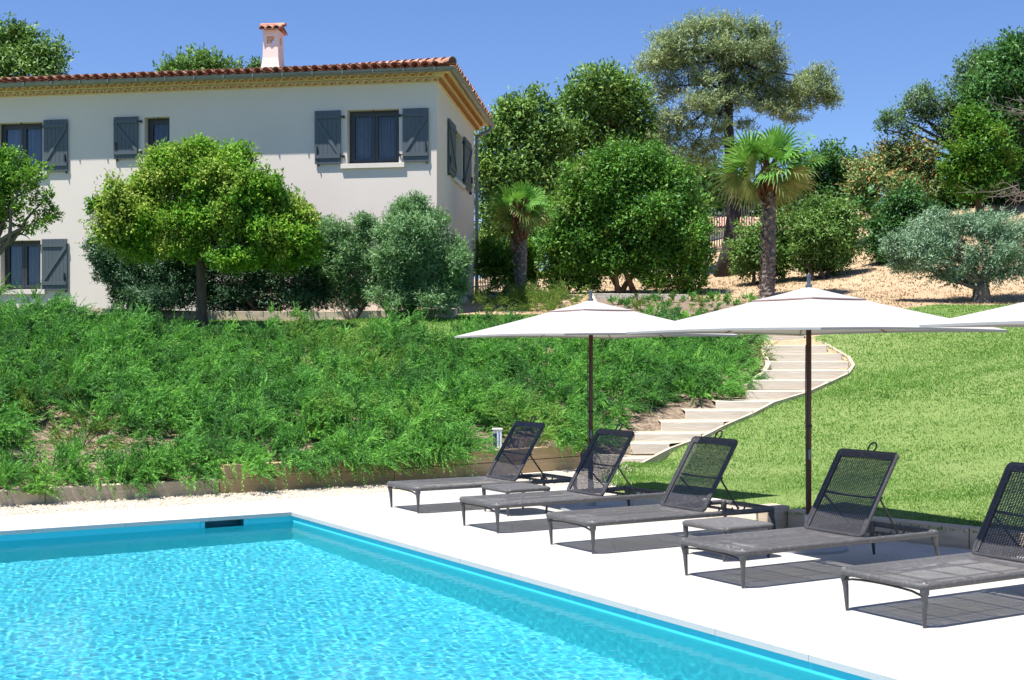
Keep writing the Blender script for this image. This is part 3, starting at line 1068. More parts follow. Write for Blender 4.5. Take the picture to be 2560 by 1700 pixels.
def shutter(F, a0, a1, z0, z1, hinge):
    """Planked shutter folded back on the wall; hinge = +1 when its hinge stile is at the larger a."""
    mb = MB()
    n = max(4, round((a1 - a0) / .1))
    o0, o1 = .030, .058
    for k in range(n):
        x0, x1 = a0 + (a1 - a0) * k / n, a0 + (a1 - a0) * (k + 1) / n
        F.box(mb, x0 + .003, x1 - .003, o0, o1, z0, z1)
    F.box(mb, a0 + .004, a1 - .004, o0 + .004, o1 - .006, z0 + .003, z1 - .003)
    sh = build('shutter', mb, M['shutter'], house)
    mb = MB()
    h = z1 - z0
    b0, b1 = o1 + .001, o1 + .026
    w = .085
    zl, zu = z0 + .105 * h, z1 - .155 * h
    F.box(mb, a0 + .012, a1 - .012, b0, b1, zl, zl + w)
    F.box(mb, a0 + .012, a1 - .012, b0, b1, zu, zu + w)
    # the diagonal falls towards the hinge at the bottom
    xa, xb = (a0 + .03, a1 - .03) if hinge > 0 else (a1 - .03, a0 + .03)
    p, q_ = F.p(xa, b0 + .012, zu - .002), F.p(xb, b0 + .012, zl + w + .002)
    d = (q_ - p) / np.linalg.norm(q_ - p)
    sdn = np.cross(d, F.n)
    hw = sdn * .038
    dz = .03
    mb.hexa([p - hw - F.n * .0115, q_ - hw - F.n * .0115, q_ + hw - F.n * .0115, p + hw - F.n * .0115, p - hw + F.n * .012, q_ - hw + F.n * .012, q_ + hw + F.n * .012, p + hw + F.n * .012])
    build('brace', mb, M['shutter'], sh)
    hx = a1 if hinge > 0 else a0
    for z in (zl + w / 2, zu + w / 2):
        mb = MB()
        F.box(mb, min(hx, hx + hinge * .075), max(hx, hx + hinge * .075), .022, .05, z - .014, z + .014)
        F.box(mb, min(hx + hinge * .055, hx + hinge * .085), max(hx + hinge * .055, hx + hinge * .085), .001, .05, z - .035, z + .025)
        build('hinge', mb, M['iron'], sh)
    fx = a0 + .06 if hinge > 0 else a1 - .06
    mb = MB()
    F.box(mb, fx - .012, fx + .012, b0, b1 + .012, zl + w + .02, zl + w + .2)
    build('latch', mb, M['iron'], sh)
    mb = MB()
    F.box(mb, fx - .03, fx - .01, .001, .075, z0 - .05, z0 + .012)
    build('holdback', mb, M['iron'], sh)
    return sh


def shut_px(fn, F, u0, v0, u1, v1, hinge, zz=None):
    a0, a1, z0, z1 = opening(fn, u0, v0, u1, v1)
    if zz:
        z0, z1 = zz
    shutter(F, a0, a1, z0, z1, hinge)


# photo left is larger 'along' on the front, so a shutter left of its window hinges at the smaller end
shut_px(front, FR, 788.5, 277.5, 853.5, 410.5, -1)
shut_px(front, FR, 1007.5, 271.5, 1072.5, 405, 1)
shut_px(front, FR, 286.6, 293, 347.5, 398, -1)
shut_px(front, FR, 111.5, 300, 171.5, 429.5, 1)
shut_px(front, FR, 107, 598, 170.5, 726, 1)
ta, _ = side(1118, 330)
tb, _ = side(1135, 330)
tc_, _ = side(1157, 340)
td, _ = side(1174, 340)
shutter(SD, ta, tb, W_SD[2] - .04, W_SD[3] + .03, 1)
shutter(SD, tc_, td, W_SD[2] - .04, W_SD[3] + .03, -1)

# wall lamp on the side wall
tl, zl_ = side(1152, 612)
mb = MB()
SD.box(mb, tl - .22, tl + .22, .002, .11, zl_ - .13, zl_ + .13)
build('wall_lamp', mb, M['iron'], house, bevel=.01)
# thin mouldings: plinth line
# eaves cornice: two rows of bedded tile ends
OV = .42
cor = MB()


def eave_band(mb, o0, o1, z0, z1):
    """mitred band running along the front and round the right side"""
    def c(o, z):
        return [hp(17, -o, z), hp(-o, -o, z), hp(-o, 6.9 + o, z)]
    a, b, c2, d = c(o0, z0), c(o1, z0), c(o1, z1), c(o0, z1)
    mb.strip([[a[0], b[0], c2[0], d[0]], [a[1], b[1], c2[1], d[1]], [a[2], b[2], c2[2], d[2]]], closed=True)


eave_band(cor, .0, .05, EZ - .02, EZ + .085)
eave_band(cor, .0, .17, EZ + .085, EZ + .19)
eave_band(cor, .0, .33, EZ + .19, EZ + .25)
mb = MB()
mb2 = MB()


def half_tile(mb, c, along, out, r, depth, up_z=1, n=6, th=.018):
    rows = []
    for k in range(n + 1):
        an = math.pi * k / n
        d = along * math.cos(an) + np.array([0, 0, 1.0]) * math.sin(an) * up_z
        rows.append([c + d * r, c + d * r + out * depth, c + d * (r - th) + out * depth, c + d * (r - th)])
    mb.strip(rows, closed=True)


n_front = 0
for F, L in ((FR, 16.8), (SD, 6.6)):
    for row, (o, z) in enumerate(((.08, EZ - .005), (.20, EZ + .10))):
        x = .02 + .09 * row
        while x < L:
            half_tile(mb, F.p(x, o - .03, z), F.ax, F.n, .078, .075, up_z=1)
            mb2.add([F.p(x - .058, o - .004, z + .002), F.p(x + .058, o - .004, z + .002), F.p(x + .036, o - .004, z + .05), F.p(x - .036, o - .004, z + .05)], [(0, 1, 2, 3)])
            x += .205
    n_front = n_front or len(mb.f)
nb1 = len(cor.f)
off_ = cor.n
Va, Fa = mb.data()
nfr = n_front
cor.add(Va, Fa)
nb2 = len(cor.f)
Va, Fa = mb2.data()
cor.add(Va, Fa)
cn = build('eaves_cornice', cor, M['cornice'], house)
cn.data.materials.append(M['cornice_tile'])
mi = np.zeros(len(cor.f), np.int32)
mi[nb1 + nfr:] = 1
cn.data.polygons.foreach_set('material_index', mi)

# gutter and downpipe
mb = MB()


def gutter(mb, path, outs):
    rows = []
    for p, o in zip(path, outs):
        ring = []
        for k in range(9):
            an = math.pi + math.pi * k / 8
            ring.append(p + o * math.cos(an) * .075 + np.array([0, 0, 1.0]) * math.sin(an) * .085)
        ring.append(p + o * .092 + np.array([0, 0, .012]))
        for k in range(8, -1, -1):
            an = math.pi + math.pi * k / 8
            ring.append(p + o * math.cos(an) * .068 + np.array([0, 0, 1.0]) * math.sin(an) * .078)
        rows.append(ring)
    mb.strip(rows, closed=True)


gz = EZ + .215
go = OV
gpath, gout = [], []
for k in range(35):
    gpath.append(hp(17 - (17 + go) * k / 35, -go, gz))
    gout.append(NF)
gpath.append(hp(-go, -go, gz))
gout.append((NF + NS) / np.linalg.norm(NF + NS) * 1.41)
for k in range(1, 15):
    gpath.append(hp(-go, -go + (7.3 + go) * k / 14, gz))
    gout.append(NS)
gutter(mb, gpath, gout)
for k in range(24):
    a = 16.5 - k * .72
    p = FR.p(a, go, gz)
    FR.box(mb, a - .012, a + .012, go + .06, go + .098, gz - .07, gz + .014)
gt = build('gutter', mb, M['zinc'], house, smooth=False)
mb = MB()
dpz = hp(-.06, 6.62, 0)
mb.tube([hp(-go, 6.9, gz - .05), hp(-go, 6.9, gz - .16), hp(-go + .06, 6.85, gz - .23), hp(-.15, 6.68, gz - .36), hp(-.07, 6.62, gz - .46), hp(-.07, 6.62, gz - .8), hp(-.07, 6.62, GZ0)], .05, 10)
for z in (7.0, 5.2, 3.6):
    mb.tube([hp(-.07, 6.62, z - .02), hp(-.07, 6.62, z + .02)], .058, 10)
build('downpipe', mb, M['zinc'], house)

# roof: hipped, canal tiles
PIT = math.tan(rad(11.4))
RZ = EZ + .29
roof = MB()
HALF = 3.5


def slope(mb, F_ax, S_ax, org, L0, L1, trim, rows_n, pitch=.235, seed=0):
    """org: eave corner, F_ax along the eave, S_ax up the slope (horizontal)"""
    rr = np.random.default_rng(seed)
    nx = int((L1 - L0) / pitch)
    up = np.array([0, 0, 1.0])
    sl = S_ax + up * PIT
    sl = sl / np.linalg.norm(sl)
    nrm = np.cross(F_ax, sl)
    nrm = nrm / np.linalg.norm(nrm)
    if nrm[2] < 0:
        nrm = -nrm
    ex = .31
    for i in range(nx):
        x = L0 + (i + .5) * pitch
        for j in range(rows_n):
            y0 = j * ex
            if y0 + .2 > trim(x):
                continue
            for cover in (1, 0):
                xx = x + (0 if cover else pitch / 2)
                lift = (.055 if cover else .045) + .012 + rr.uniform(-.006, .006)
                r0, r1 = (.098, .078) if cover else (.078, .092)
                sk_ = rr.uniform(-.01, .01)
                ov = .05 if j == 0 else 0.0
                base = org + F_ax * (xx + sk_) + sl * (y0 - ov - (.03 if cover else 0) + rr.uniform(-.012, .012)) + nrm * (lift + .016 - (0 if cover else .012))
                end = org + F_ax * xx + sl * (y0 + ex + .08) + nrm * lift * .72
                rows = []
                n = 6
                for k in range(n + 1):
                    an = math.pi * k / n
                    dx, dz = math.cos(an), (math.sin(an) if cover else -math.sin(an) * .62)
                    rows.append([base + F_ax * dx * r0 + nrm * dz * r0 * .8, end + F_ax * dx * r1 + nrm * dz * r1 * .8,
                                 end + F_ax * dx * (r1 - .014) + nrm * dz * (r1 - .014) * .8, base + F_ax * dx * (r0 - .016) + nrm * dz * (r0 - .016) * .8])
                mb.strip(rows, closed=True)


Rorg = hp(-OV + .02, -OV + .02, RZ - .06)
HSn, HFn = HS, HF
slope(roof, HF, HS, Rorg, .02, 17.3, lambda x: min(HALF + .3, x * .97), 12, seed=3)
slope(roof, HS, HF, Rorg, .02, 7.3, lambda x: min(x, 7.8 - x) * .97 + .1, 12, seed=4)
rf = build('roof', roof, M['tile'], house)
mb = MB()
rz1 = RZ - .06 + (HALF + OV) * PIT
e0, e1, e2, e3 = hp(-OV + .05, -OV + .05, RZ - .075), hp(17.2, -OV + .05, RZ - .075), hp(17.2, 7.3, RZ - .075), hp(-OV + .05, 7.3, RZ - .075)
r0_, r1_ = hp(HALF, HALF, rz1), hp(17.2, HALF, rz1)
mb.add([e0, e1, e2, e3, r0_, r1_], [(0, 1, 5, 4), (0, 4, 3), (3, 4, 5, 2), (0, 3, 2, 1)])
build('roof_bed', mb, M['cornice_tile'], rf)
# hip tiles
mb = MB()
dh = (r0_ - e0) / np.linalg.norm(r0_ - e0)
wd = np.cross(dh, np.array([0, 0, 1.0]))
wd /= np.linalg.norm(wd)
k = 0
x = -.10
while x < np.linalg.norm(r0_ - e0):
    b0 = e0 + dh * x + np.array([0, 0, .145])
    b1 = e0 + dh * (x + .42) + np.array([0, 0, .115])
    nu = np.cross(wd, dh)
    if nu[2] < 0:
        nu = -nu
    rows = []
    for i in range(9):
        an = math.pi * 1.04 * i / 8 - .02 * math.pi
        v_ = wd * math.cos(an) + nu * math.sin(an)
        rows.append([b0 + v_ * .115, b1 + v_ * .09, b1 + v_ * .075, b0 + v_ * .10])
    mb.strip(rows, closed=True)
    x += .33
hipm = build('hip_tile', mb, M['tile'], rf)
mb = MB()
mb.lathe(e0 + np.array([0, 0, 0]), [(.001, 0), (.001, .01)], 4)
ring = [e0 - dh * .085 + np.array([0, 0, .145]) + (wd * math.cos(math.pi * i / 8) + np.cross(wd, dh) * (1 if np.cross(wd, dh)[2] > 0 else -1) * math.sin(math.pi * i / 8)) * .10 for i in range(9)]
mb.add(ring, [tuple(range(9))])
build('hip_end', mb, M['lead'], rf)

# chimney
CT = 2.05
d = np.array([(679 - 1280) / FPX, 1, 0])
cs = None
for s_ in np.arange(2, 8, .01):
    p = hp(s_, CT, 0)
    if abs(1280 + FPX * p[0] / p[1] - 656) < 1.5:
        cs = s_
        break
cs = cs or 4.9


def chp(a, o, z):
    return hp(cs - a, CT + o, z)


mb = MB()
zb = RZ + (CT) * PIT - .12
prof = [(0, .085), (.12, .075), (.3, .035), (.5, .01), (.8, 0), (1.16, 0)]
CWd, CDp = .395, .50


def ring_ch(z, e, w0=0):
    return [chp(-e, -e, z), chp(CWd + e, -e, z), chp(CWd + e, CDp + e, z), chp(-e, CDp + e, z)]


rows = [ring_ch(zb + .1 + dz, e) for dz, e in prof[:-1]]
# shaft up to the openings, then four corner piers and a lintel
mb.strip(rows, closed=True)
zs0 = zb + .1 + .8
zo0, zo1, ztop = zs0 + .055, zs0 + .235, zs0 + .40
mb.strip([ring_ch(zs0, 0), ring_ch(zo0, 0)], closed=True)
mb.add(ring_ch(zo0, 0), [(0, 1, 2, 3)])


def chbox(mb, a0, a1, o0, o1, z0, z1):
    mb.hexa([chp(a0, o0, z0), chp(a1, o0, z0), chp(a1, o1, z0), chp(a0, o1, z0), chp(a0, o0, z1), chp(a1, o0, z1), chp(a1, o1, z1), chp(a0, o1, z1)])


pw = .10
for a0 in (0, CWd - pw):
    for o0 in (0, CDp - .16):
        chbox(mb, a0, a0 + pw, o0, o0 + .16, zo0, zo1)
chbox(mb, 0, CWd, 0, CDp, zo1, ztop)
ch = build('chimney', mb, M['chimney'], rf)
mb = MB()
rows = [ring_ch(zb - .15, .10), ring_ch(zb + .12, .092)]
mb.strip(rows, closed=True)
mb.add(ring_ch(zb + .12, .092), [(0, 1, 2, 3)])
build('chimney_flashing', mb, M['lead'], rf)
mb = MB()
# gabled cap: ridge parallel to the facade, canal tiles running down to the front and back
for o_e, o_m in ((-.11, CDp / 2 - .002), (CDp + .11, CDp / 2 + .002)):
    mb.hexa([chp(-.05, o_e, ztop - .02), chp(CWd + .05, o_e, ztop - .02), chp(CWd + .05, o_m, ztop + .105), chp(-.05, o_m, ztop + .105),
             chp(-.05, o_e, ztop + .01), chp(CWd + .05, o_e, ztop + .01), chp(CWd + .05, o_m, ztop + .135), chp(-.05, o_m, ztop + .135)])
    for a_c in (.01, CWd / 2, CWd - .01):
        rows = []
        for i in range(9):
            an = math.pi * i / 8
            sg = -.03 if o_e < 0 else .03
            rows.append([chp(a_c + math.cos(an) * r_, oo, zz + math.sin(an) * r_ * .8) for oo, zz, r_ in ((o_e + sg, ztop - .004, .095), (o_m, ztop + .125, .08), (o_m, ztop + .125, .066), (o_e + sg, ztop - .004, .08))])
        mb.strip(rows, closed=True)
rows = []
for i in range(9):
    an = math.pi * i / 8
    rows.append([chp(aa, CDp / 2 + math.cos(an) * r_, ztop + .15 + math.sin(an) * r_ * .8) for aa, r_ in ((-.13, .10), (CWd + .13, .09), (CWd + .13, .075), (-.13, .085))])
mb.strip(rows, closed=True)
build('chimney_cap', mb, M['tile'], rf)

# utility cabinet at the foot of the downpipe
mb = MB()
cb_ = hp(-.30, 6.9, 0)
mb.box(np.array([cb_[0] + .12, cb_[1], 2.95]), (.36, .35, .95))
mb.box(np.array([cb_[0] + .12, cb_[1], 3.44]), (.40, .39, .03))
o = build('utility_cabinet', mb, M['cabinet'], base=(cb_[0], cb_[1], 2.5), bevel=.01)
tag(o, 'grey utility cabinet standing at the corner of the villa below the downpipe', 'cabinet')

# raised bed in front of the villa
bt = thing('bed_edging', (-5, 28.6, 2.45), 'grey timber edging of the shrub bed in front of the villa', 'edging')
bp = [(-1.35, 28.1), (-4.0, 28.45), (-6.7, 28.8), (-9.4, 29.15)]
for (x0, y0), (x1, y1) in zip(bp[:-1], bp[1:]):
    mb = MB()
    mb.beam(np.array([x0, y0, Hs(x0, y0) + .06]), np.array([x1 + .006, y1, Hs(x1, y1) + .06]), .12, .26)
    build('sleeper', mb, M['timber_old'], bt, bevel=.008)
mb = MB()
mb.beam(np.array([-1.29, 28.1, 2.52]), np.array([-1.29, 29.7, 2.6]), .12, .26)
build('sleeper', mb, M['timber_old'], bt, bevel=.008)

# ------------------------------------------------------------------ loungers (local frame: x from foot end to back, y across, z up)
LW, LL, SZ = .72, 2.06, .285


def rrect(x0, x1, y0, y1, r, z, n=5):
    pts = []
    for cx, cy, a0 in ((x1 - r, y1 - r, 0), (x0 + r, y1 - r, 90), (x0 + r, y0 + r, 180), (x1 - r, y0 + r, 270)):
        for k in range(n + 1):
            a = rad(a0 + 90 * k / n)
            pts.append(np.array([cx + r * math.cos(a), cy + r * math.sin(a), z]))
    return pts


def weave(mb, P, x0, x1, y0, y1, px, py, wx, wy, nseg=1):
    """Flat strands both ways; P maps (x, y, lift) to space."""
    n = int((x1 - x0) / px)
    for i in range(n):
        x = x0 + (i + .5) * px
        w = wx * R.uniform(.85, 1.1)
        for s in range(3):
            ya, yb = y0 + (y1 - y0) * s / 3, y0 + (y1 - y0) * (s + 1) / 3
            mb.append([P(x - w / 2, ya, 0), P(x + w / 2, ya, 0), P(x + w / 2, yb, 0), P(x - w / 2, yb, 0)])
    n = int((y1 - y0) / py)
    m = max(2, int((x1 - x0) / .16))
    for j in range(n):
        y = y0 + (j + .5) * py
        for s in range(m):
            xa, xb = x0 + (x1 - x0) * s / m, x0 + (x1 - x0) * (s + 1) / m
            mb.append([P(xa, y - wy / 2, .0025), P(xb, y - wy / 2, .0025), P(xb, y + wy / 2, .0025), P(xa, y + wy / 2, .0025)])


HX = 1.25                                   # hinge line
BT, BL = rad(57.5), .735                    # backrest tilt and length


def make_lounger(label, group):
    t = thing('sun_lounger', (0, 0, 0), label, 'sun lounger', group)
    mb = MB()
    ring = rrect(0, LL, -LW / 2, LW / 2, .06, SZ - .024)
    mb.tube(ring + [ring[0], ring[1]], .024, 8, cap=False)
    build('frame', mb, M['wicker_tube'], t, smooth=True, local=True)
    V = []

    def P(x, y, l):
        sag = -.012 * max(0, 1 - (2 * y / LW) ** 2) * min(1, x / .25) * min(1, (HX + .1 - x) / .2)
        return (x, y, SZ - .004 + sag + l)
    weave(V, P, .012, HX, -LW / 2 + .012, LW / 2 - .012, .0088, .0215, .0066, .0105)
    me = quick_mesh('bed', np.array(V), 4, M['wicker'])
    link('bed', me, t)
    mb = MB()
    for y in (-.16, .16):
        mb.beam((.02, y, SZ - .035), (HX, y, SZ - .035), .012, .008)
    for x in (.30, .62, .94):
        mb.beam((x, -LW / 2 + .01, SZ - .042), (x, LW / 2 - .01, SZ - .042), .014, .008)
    build('slat', mb, M['darkmetal'], t, local=True)
    mb = MB()
    for x in (HX + .02, LL - .3):
        mb.beam((x, -LW / 2 + .01, SZ - .04), (x, LW / 2 - .01, SZ - .04), .03, .022)
    for y in (-.24, .24):
        mb.beam((HX, y, SZ - .03), (LL - .28, y, SZ - .03), .022, .018)
        for k in range(5):
            mb.beam((HX + .22 + k * .075, y, SZ - .045), (HX + .25 + k * .075, y, SZ + .005), .01, .012)
    build('ratchet_rail', mb, M['darkmetal'], t, local=True)
    mb = MB()
    pts = []
    for k in range(9):
        u = k / 8
        pts.append((.012 + .0 * u, -LW / 2 + .02 + (LW - .04) * u, SZ - .085 + .030 * (1 - (2 * u - 1) ** 2) ** .5))
    mb.tube(pts, .008, 6)
    build('stretcher', mb, M['darkmetal'], t, local=True)
    for sx, sy in ((0, -1), (0, 1), (1, -1), (1, 1)):
        mb = MB()
        x0 = .028 if sx == 0 else LL - .028
        x1 = x0 + (.012 if sx == 0 else .045)
        y0 = sy * (LW / 2 - .022)
        y1 = y0 - sy * (.012 if sx == 0 else -.012)
        mb.tube([(x0, y0, SZ + .002), (x0, y0, SZ - .02), (x0, y0, SZ - .075), (x0, y0, SZ - .08), (x0 + (x1 - x0) * .4, y0 + (y1 - y0) * .4, SZ * .55), (x1, y1, 0)],
                [.024, .029, .029, .023, .019, .0105], 10)
        build('leg', mb, M['loungerleg'], t, smooth=True, local=True)
    # backrest
    cb, sb = math.cos(BT), math.sin(BT)

    def B(l, y, o=0.0):
        return np.array([HX + l * cb - o * sb, y, SZ + l * sb + o * cb])
    hw = LW / 2 - .045
    mb = MB()
    ring = rrect(0, BL, -hw, hw, .035, 0)
    mb.tube([B(p[0], p[1]) for p in ring + ring[:2]], .015, 8, cap=False)
    mb.hexa([B(BL - .055, -hw + .015, -.008), B(BL - .055, hw - .015, -.008), B(BL - .006, hw - .015, -.008), B(BL - .006, -hw + .015, -.008),
             B(BL - .055, -hw + .015, .008), B(BL - .055, hw - .015, .008), B(BL - .006, hw - .015, .008), B(BL - .006, -hw + .015, .008)])
    for s in (-1, 1):
        a, b = sorted((s * (hw - .04), s * (hw - .008)))
        mb.hexa([B(.02, a, -.006), B(.02, b, -.006), B(BL - .056, b, -.006), B(BL - .056, a, -.006), B(.02, a, .006), B(.02, b, .006), B(BL - .056, b, .006), B(BL - .056, a, .006)])
    bk = build('backrest', mb, M['wicker_back'], t, smooth=False, local=True)
    V = []
    weave(V, lambda x, y, l: tuple(B(x, y, -.004 + l - .012 * max(0, 1 - (y / hw) ** 2))), .01, BL - .05, -hw + .035, hw - .035, .0118, .0215, .0072, .0104)
    link('mesh_panel', quick_mesh('mesh_panel', np.array(V), 4, M['wicker_back']), bk)
    mb = MB()
    mb.tube([B(.36, -hw, -.03), B(.355, -hw * .4, -.042), B(.355, hw * .4, -.042), B(.36, hw, -.03)], .009, 6)
    build('cross_bar', mb, M['darkmetal'], bk, local=True)
    mb = MB()
    c = B(BL + .045, -.02)
    ring = [c + np.array([cb * math.cos(a) * .045, math.sin(a) * .04, sb * math.cos(a) * .045]) for a in np.linspace(0, 2 * math.pi, 17)]
    mb.tube(ring, .0075, 6, cap=False)
    build('carry_loop', mb, M['darkmetal'], bk, smooth=True, local=True)
    for s in (-1, 1):
        mb = MB()
        mb.tube([B(.34, s * hw, -.02), np.array([HX + .22 + 3.2 * .075, s * .25, SZ - .01])], .009, 6)
        build('prop', mb, M['darkmetal'], t, local=True)
    return t


GL = 'wicker loungers lined up beside the pool'
b_ctr = [-.455, -2.24, -3.775, -5.69, -7.335, -9.2]
a_off = [1.085, 1.02, 1.06, 1.06, 1.10, 1.1]
labels = ['farthest wicker lounger, its seat just below the timber wall with a white box behind it',
          'wicker lounger whose backrest shows the pale garden steps through its mesh',
          'wicker lounger with a lit stripe down the left edge of its backrest, before the lawn',
          'wicker lounger standing just right of the nearer full umbrella pole, whole and unobscured',
          'nearest wicker lounger, cut off by the right edge of the photo']
lo = make_lounger(labels[0], GL)
for i in range(5):
    L_ = lo if i == 0 else dup(lo, (0, 0, 0), label=labels[i])
    p = ab(a_off[i], b_ctr[i], .001)
    L_.location = [float(x) for x in p]
    L_.rotation_euler = (0, 0, ROT)


# side tables
def make_table(label, group):
    t = thing('side_table', (0, 0, 0), label, 'side table', group)
    mb = MB()
    h, w = .285, .56
    ring = rrect(-w / 2, w / 2, -w / 2, w / 2, .08, h - .02)
    mb.tube(ring + ring[:2], .02, 8, cap=False)
    build('frame', mb, M['wicker_tube'], t, smooth=True, local=True)
    V = []
    weave(V, lambda x, y, l: (x, y, h - .004 + l), -w / 2 + .012, w / 2 - .012, -w / 2 + .012, w / 2 - .012, .0082, .016, .0078, .012)
    link('table_top', quick_mesh('table_top', np.array(V), 4, M['wicker']), t)
    for sx in (-1, 1):
        for sy in (-1, 1):
            mb = MB()
            x, y = sx * (w / 2 - .03), sy * (w / 2 - .03)
            mb.tube([(x, y, h - .02), (x, y, h - .07), (x - sx * .012, y - sy * .012, 0)], [.022, .022, .010], 8)
            build('leg', mb, M['loungerleg'], t, smooth=True, local=True)
    return t


GT = 'low wicker tables between the loungers'
tb = make_table('low square wicker table between the first two loungers below the farther umbrella', GT)
tb.location = [float(x) for x in ab(2.06, -1.24)]
tb.rotation_euler = (0, 0, ROT)
dup(tb, ab(2.02, -4.76), ROT, 'low square wicker table beside the lounger next to the nearer full umbrella pole')


# ------------------------------------------------------------------ umbrellas
def make_umbrella(label, group, h=1.0, HA=1.06, HB=1.24, ze=1.90, za=2.285):
    t = thing('garden_umbrella', (0, 0, 0), label, 'umbrella', group)
    mb = MB()
    mb.lathe((0, 0, 0), [(.335, 0), (.335, .022), (.30, .036), (.06, .05), (.06, .10), (.034, .11), (.034, .30), (.03, .305)], 28)
    build('base', mb, M['basegrey'], t, smooth=False, local=True)
    mb = MB()
    mb.tube([(0, 0, .03), (0, 0, za + .02)], .024, 12)
    build('pole', mb, M['pole'], t, smooth=True, local=True)
    mb = MB()
    mb.lathe((0, 0, za), [(.03, 0), (.03, .02), (.017, .025), (.017, .09), (.022, .095), (.022, .105), (.010, .112)], 12)
    build('finial', mb, M['steel'], t, smooth=False, local=True)
    # canopy: four panels with a slight sag
    cor = [(HA, -HB), (HA, HB), (-HA, HB), (-HA, -HB)]
    V = MB()
    NU, NV = 14, 12
    for k in range(4):
        c0, c1 = np.array(cor[k]), np.array(cor[(k + 1) % 4])
        rows = []
        for i in range(NU + 1):
            r = .04 + .96 * i / NU
            row = []
            for j in range(NV + 1):
                s = j / NV
                p = (c0 * (1 - s) + c1 * s) * r
                m_ = 4 * s * (1 - s)
                pull = 1 - .028 * m_ * r
                z = za - (za - ze) * r - .010 * math.sin(math.pi * r) - .008 * m_ * math.sin(math.pi * min(1, r)) + .012 * m_ * r
                row.append([p[0] * pull, p[1] * pull, z])
            rows.append(row)
        V.strip(rows)
        # hem
        hem = [rows[-1], [[x * .998, y * .998, z - .018] for x, y, z in rows[-1]]]
        V.strip(hem)
    cn = build('canopy', V, M['fabric'], t, smooth=True, local=True)
    V = MB()
    for k in range(4):
        c0, c1 = np.array(cor[k]) * .30, np.array(cor[(k + 1) % 4]) * .30
        rows = []
        for i in range(6):
            r = .06 + .94 * i / 5
            rows.append([[*((c0 * (1 - s) + c1 * s) * r), za + .005 - (za - ze) * .30 * r * 1.02 - .006 * math.sin(math.pi * r)] for s in np.linspace(0, 1, 7)])
        V.strip(rows)
    vc = build('vent_cap', V, M['fabric'], cn, smooth=True, local=True)
    V = MB()
    for k in range(4):
        c0, c1 = np.array(cor[k]) * .302, np.array(cor[(k + 1) % 4]) * .302
        z = za + .005 - (za - ze) * .30 * 1.02
        V.strip([[[*(c0 * (1 - s) + c1 * s), z + .003] for s in np.linspace(0, 1, 4)], [[*(c0 * (1 - s) + c1 * s), z - .006] for s in np.linspace(0, 1, 4)]])
    build('binding', V, M['vent'], cn, local=True)
    zh = za - .20
    for k in range(8):
        a = rad(45 * k)
        mb = MB()
        ex, ey = round(math.cos(a)) * HA * .90, round(math.sin(a)) * HB * .90
        L = math.hypot(ex, ey)
        a = math.atan2(ey, ex)
        e = np.array([ex, ey, ze + .016])
        mb.beam((math.cos(a) * .04, math.sin(a) * .04, za - .075), e - np.array([0, 0, .018]), .012, .012)
        rb = build('rib', mb, M['wood_rib'], t, local=True)
        mb = MB()
        e2 = np.array([math.cos(a) * L * .5, math.sin(a) * L * .5, za - .05 - (za - ze) * .48 - .02])
        mb.beam((math.cos(a) * .03, math.sin(a) * .03, zh), e2, .014, .014)
        build('strut', mb, M['wood_rib'], rb, local=True)
    mb = MB()
    mb.lathe((0, 0, zh - .04), [(.045, 0), (.045, .07)], 12)
    build('hub', mb, M['pole'], t, local=True)
    mb = MB()
    for dx, dy in ((-.034, -.02), (-.046, -.012)):
        mb.tube([(dx, dy, 1.78), (dx * 1.1, dy, 1.4), (dx, dy, 1.05), (dx * .9, dy, .30)], .004, 5)
    mb.tube([(0, 0, 1.06), (0, 0, 1.085)], .029, 12)
    build('cord', mb, M['rope'], t, local=True)
    mb = MB()
    mb.tube([(-.012, -.02, .78), (-.014, -.024, .79), (-.014, -.024, .86), (-.012, -.02, .87)], .012, 8)
    build('cleat', mb, M['steel'], t, local=True)
    return t


GU = 'white umbrellas over the loungers'
u2 = make_umbrella('white square umbrella in the middle, its pole in front of the lawn and steps', GU)
u2.location = [float(x) for x in ab(2.884, -4.821)]
u2.rotation_euler = (0, 0, ROT)
u1 = dup(u2, ab(2.90, -1.44), ROT - rad(3), 'white square umbrella farthest back, its pole in front of the planted bank')
u3 = dup(u2, ab(2.88, -8.25), ROT, 'white umbrella canopy reaching in from the right edge of the photo')

# pool alarm box on the wall
pb_ = wall_pt(4.33) + D2 * .22
pa_ = thing('pool_control_post', (pb_[0], pb_[1], .28), 'small white post with blue panel standing above the timber wall', 'control box')
mb = MB()
mb.box((pb_[0], pb_[1], .44), (.13, .12, .34))
build('housing', mb, M['whiteplastic'], pa_, bevel=.008)
mb = MB()
mb.box((pb_[0], pb_[1], .622), (.15, .14, .022))
build('lid', mb, M['whiteplastic'], pa_, bevel=.006)
mb = MB()
mb.box((pb_[0] - .035, pb_[1] - .063, .46), (.055, .006, .22))
build('panel', mb, M['bluepanel'], pa_)
mb = MB()
mb.box((pb_[0] + .025, pb_[1] - .063, .48), (.016, .006, .2))
build('stripe', mb, M['bluestripe'], pa_)

# ------------------------------------------------------------------ vegetation
def unit(n):
    v = R.normal(size=(n, 3))
    return v / np.linalg.norm(v, axis=1, keepdims=True)


def nz(v):
    return v / (np.linalg.norm(v, axis=-1, keepdims=True) + 1e-9)


def leaf_quads(P, d, nrm, L, W, fold=.18):
    s = nz(np.cross(d, nrm))
    n2 = np.cross(s, d)
    L, W = np.asarray(L)[:, None], np.asarray(W)[:, None]
    mid = P + d * L * .45 + n2 * W * fold
    return np.stack([P, mid + s * W * .5, P + d * L - n2 * L * .12, mid - s * W * .5], 1)


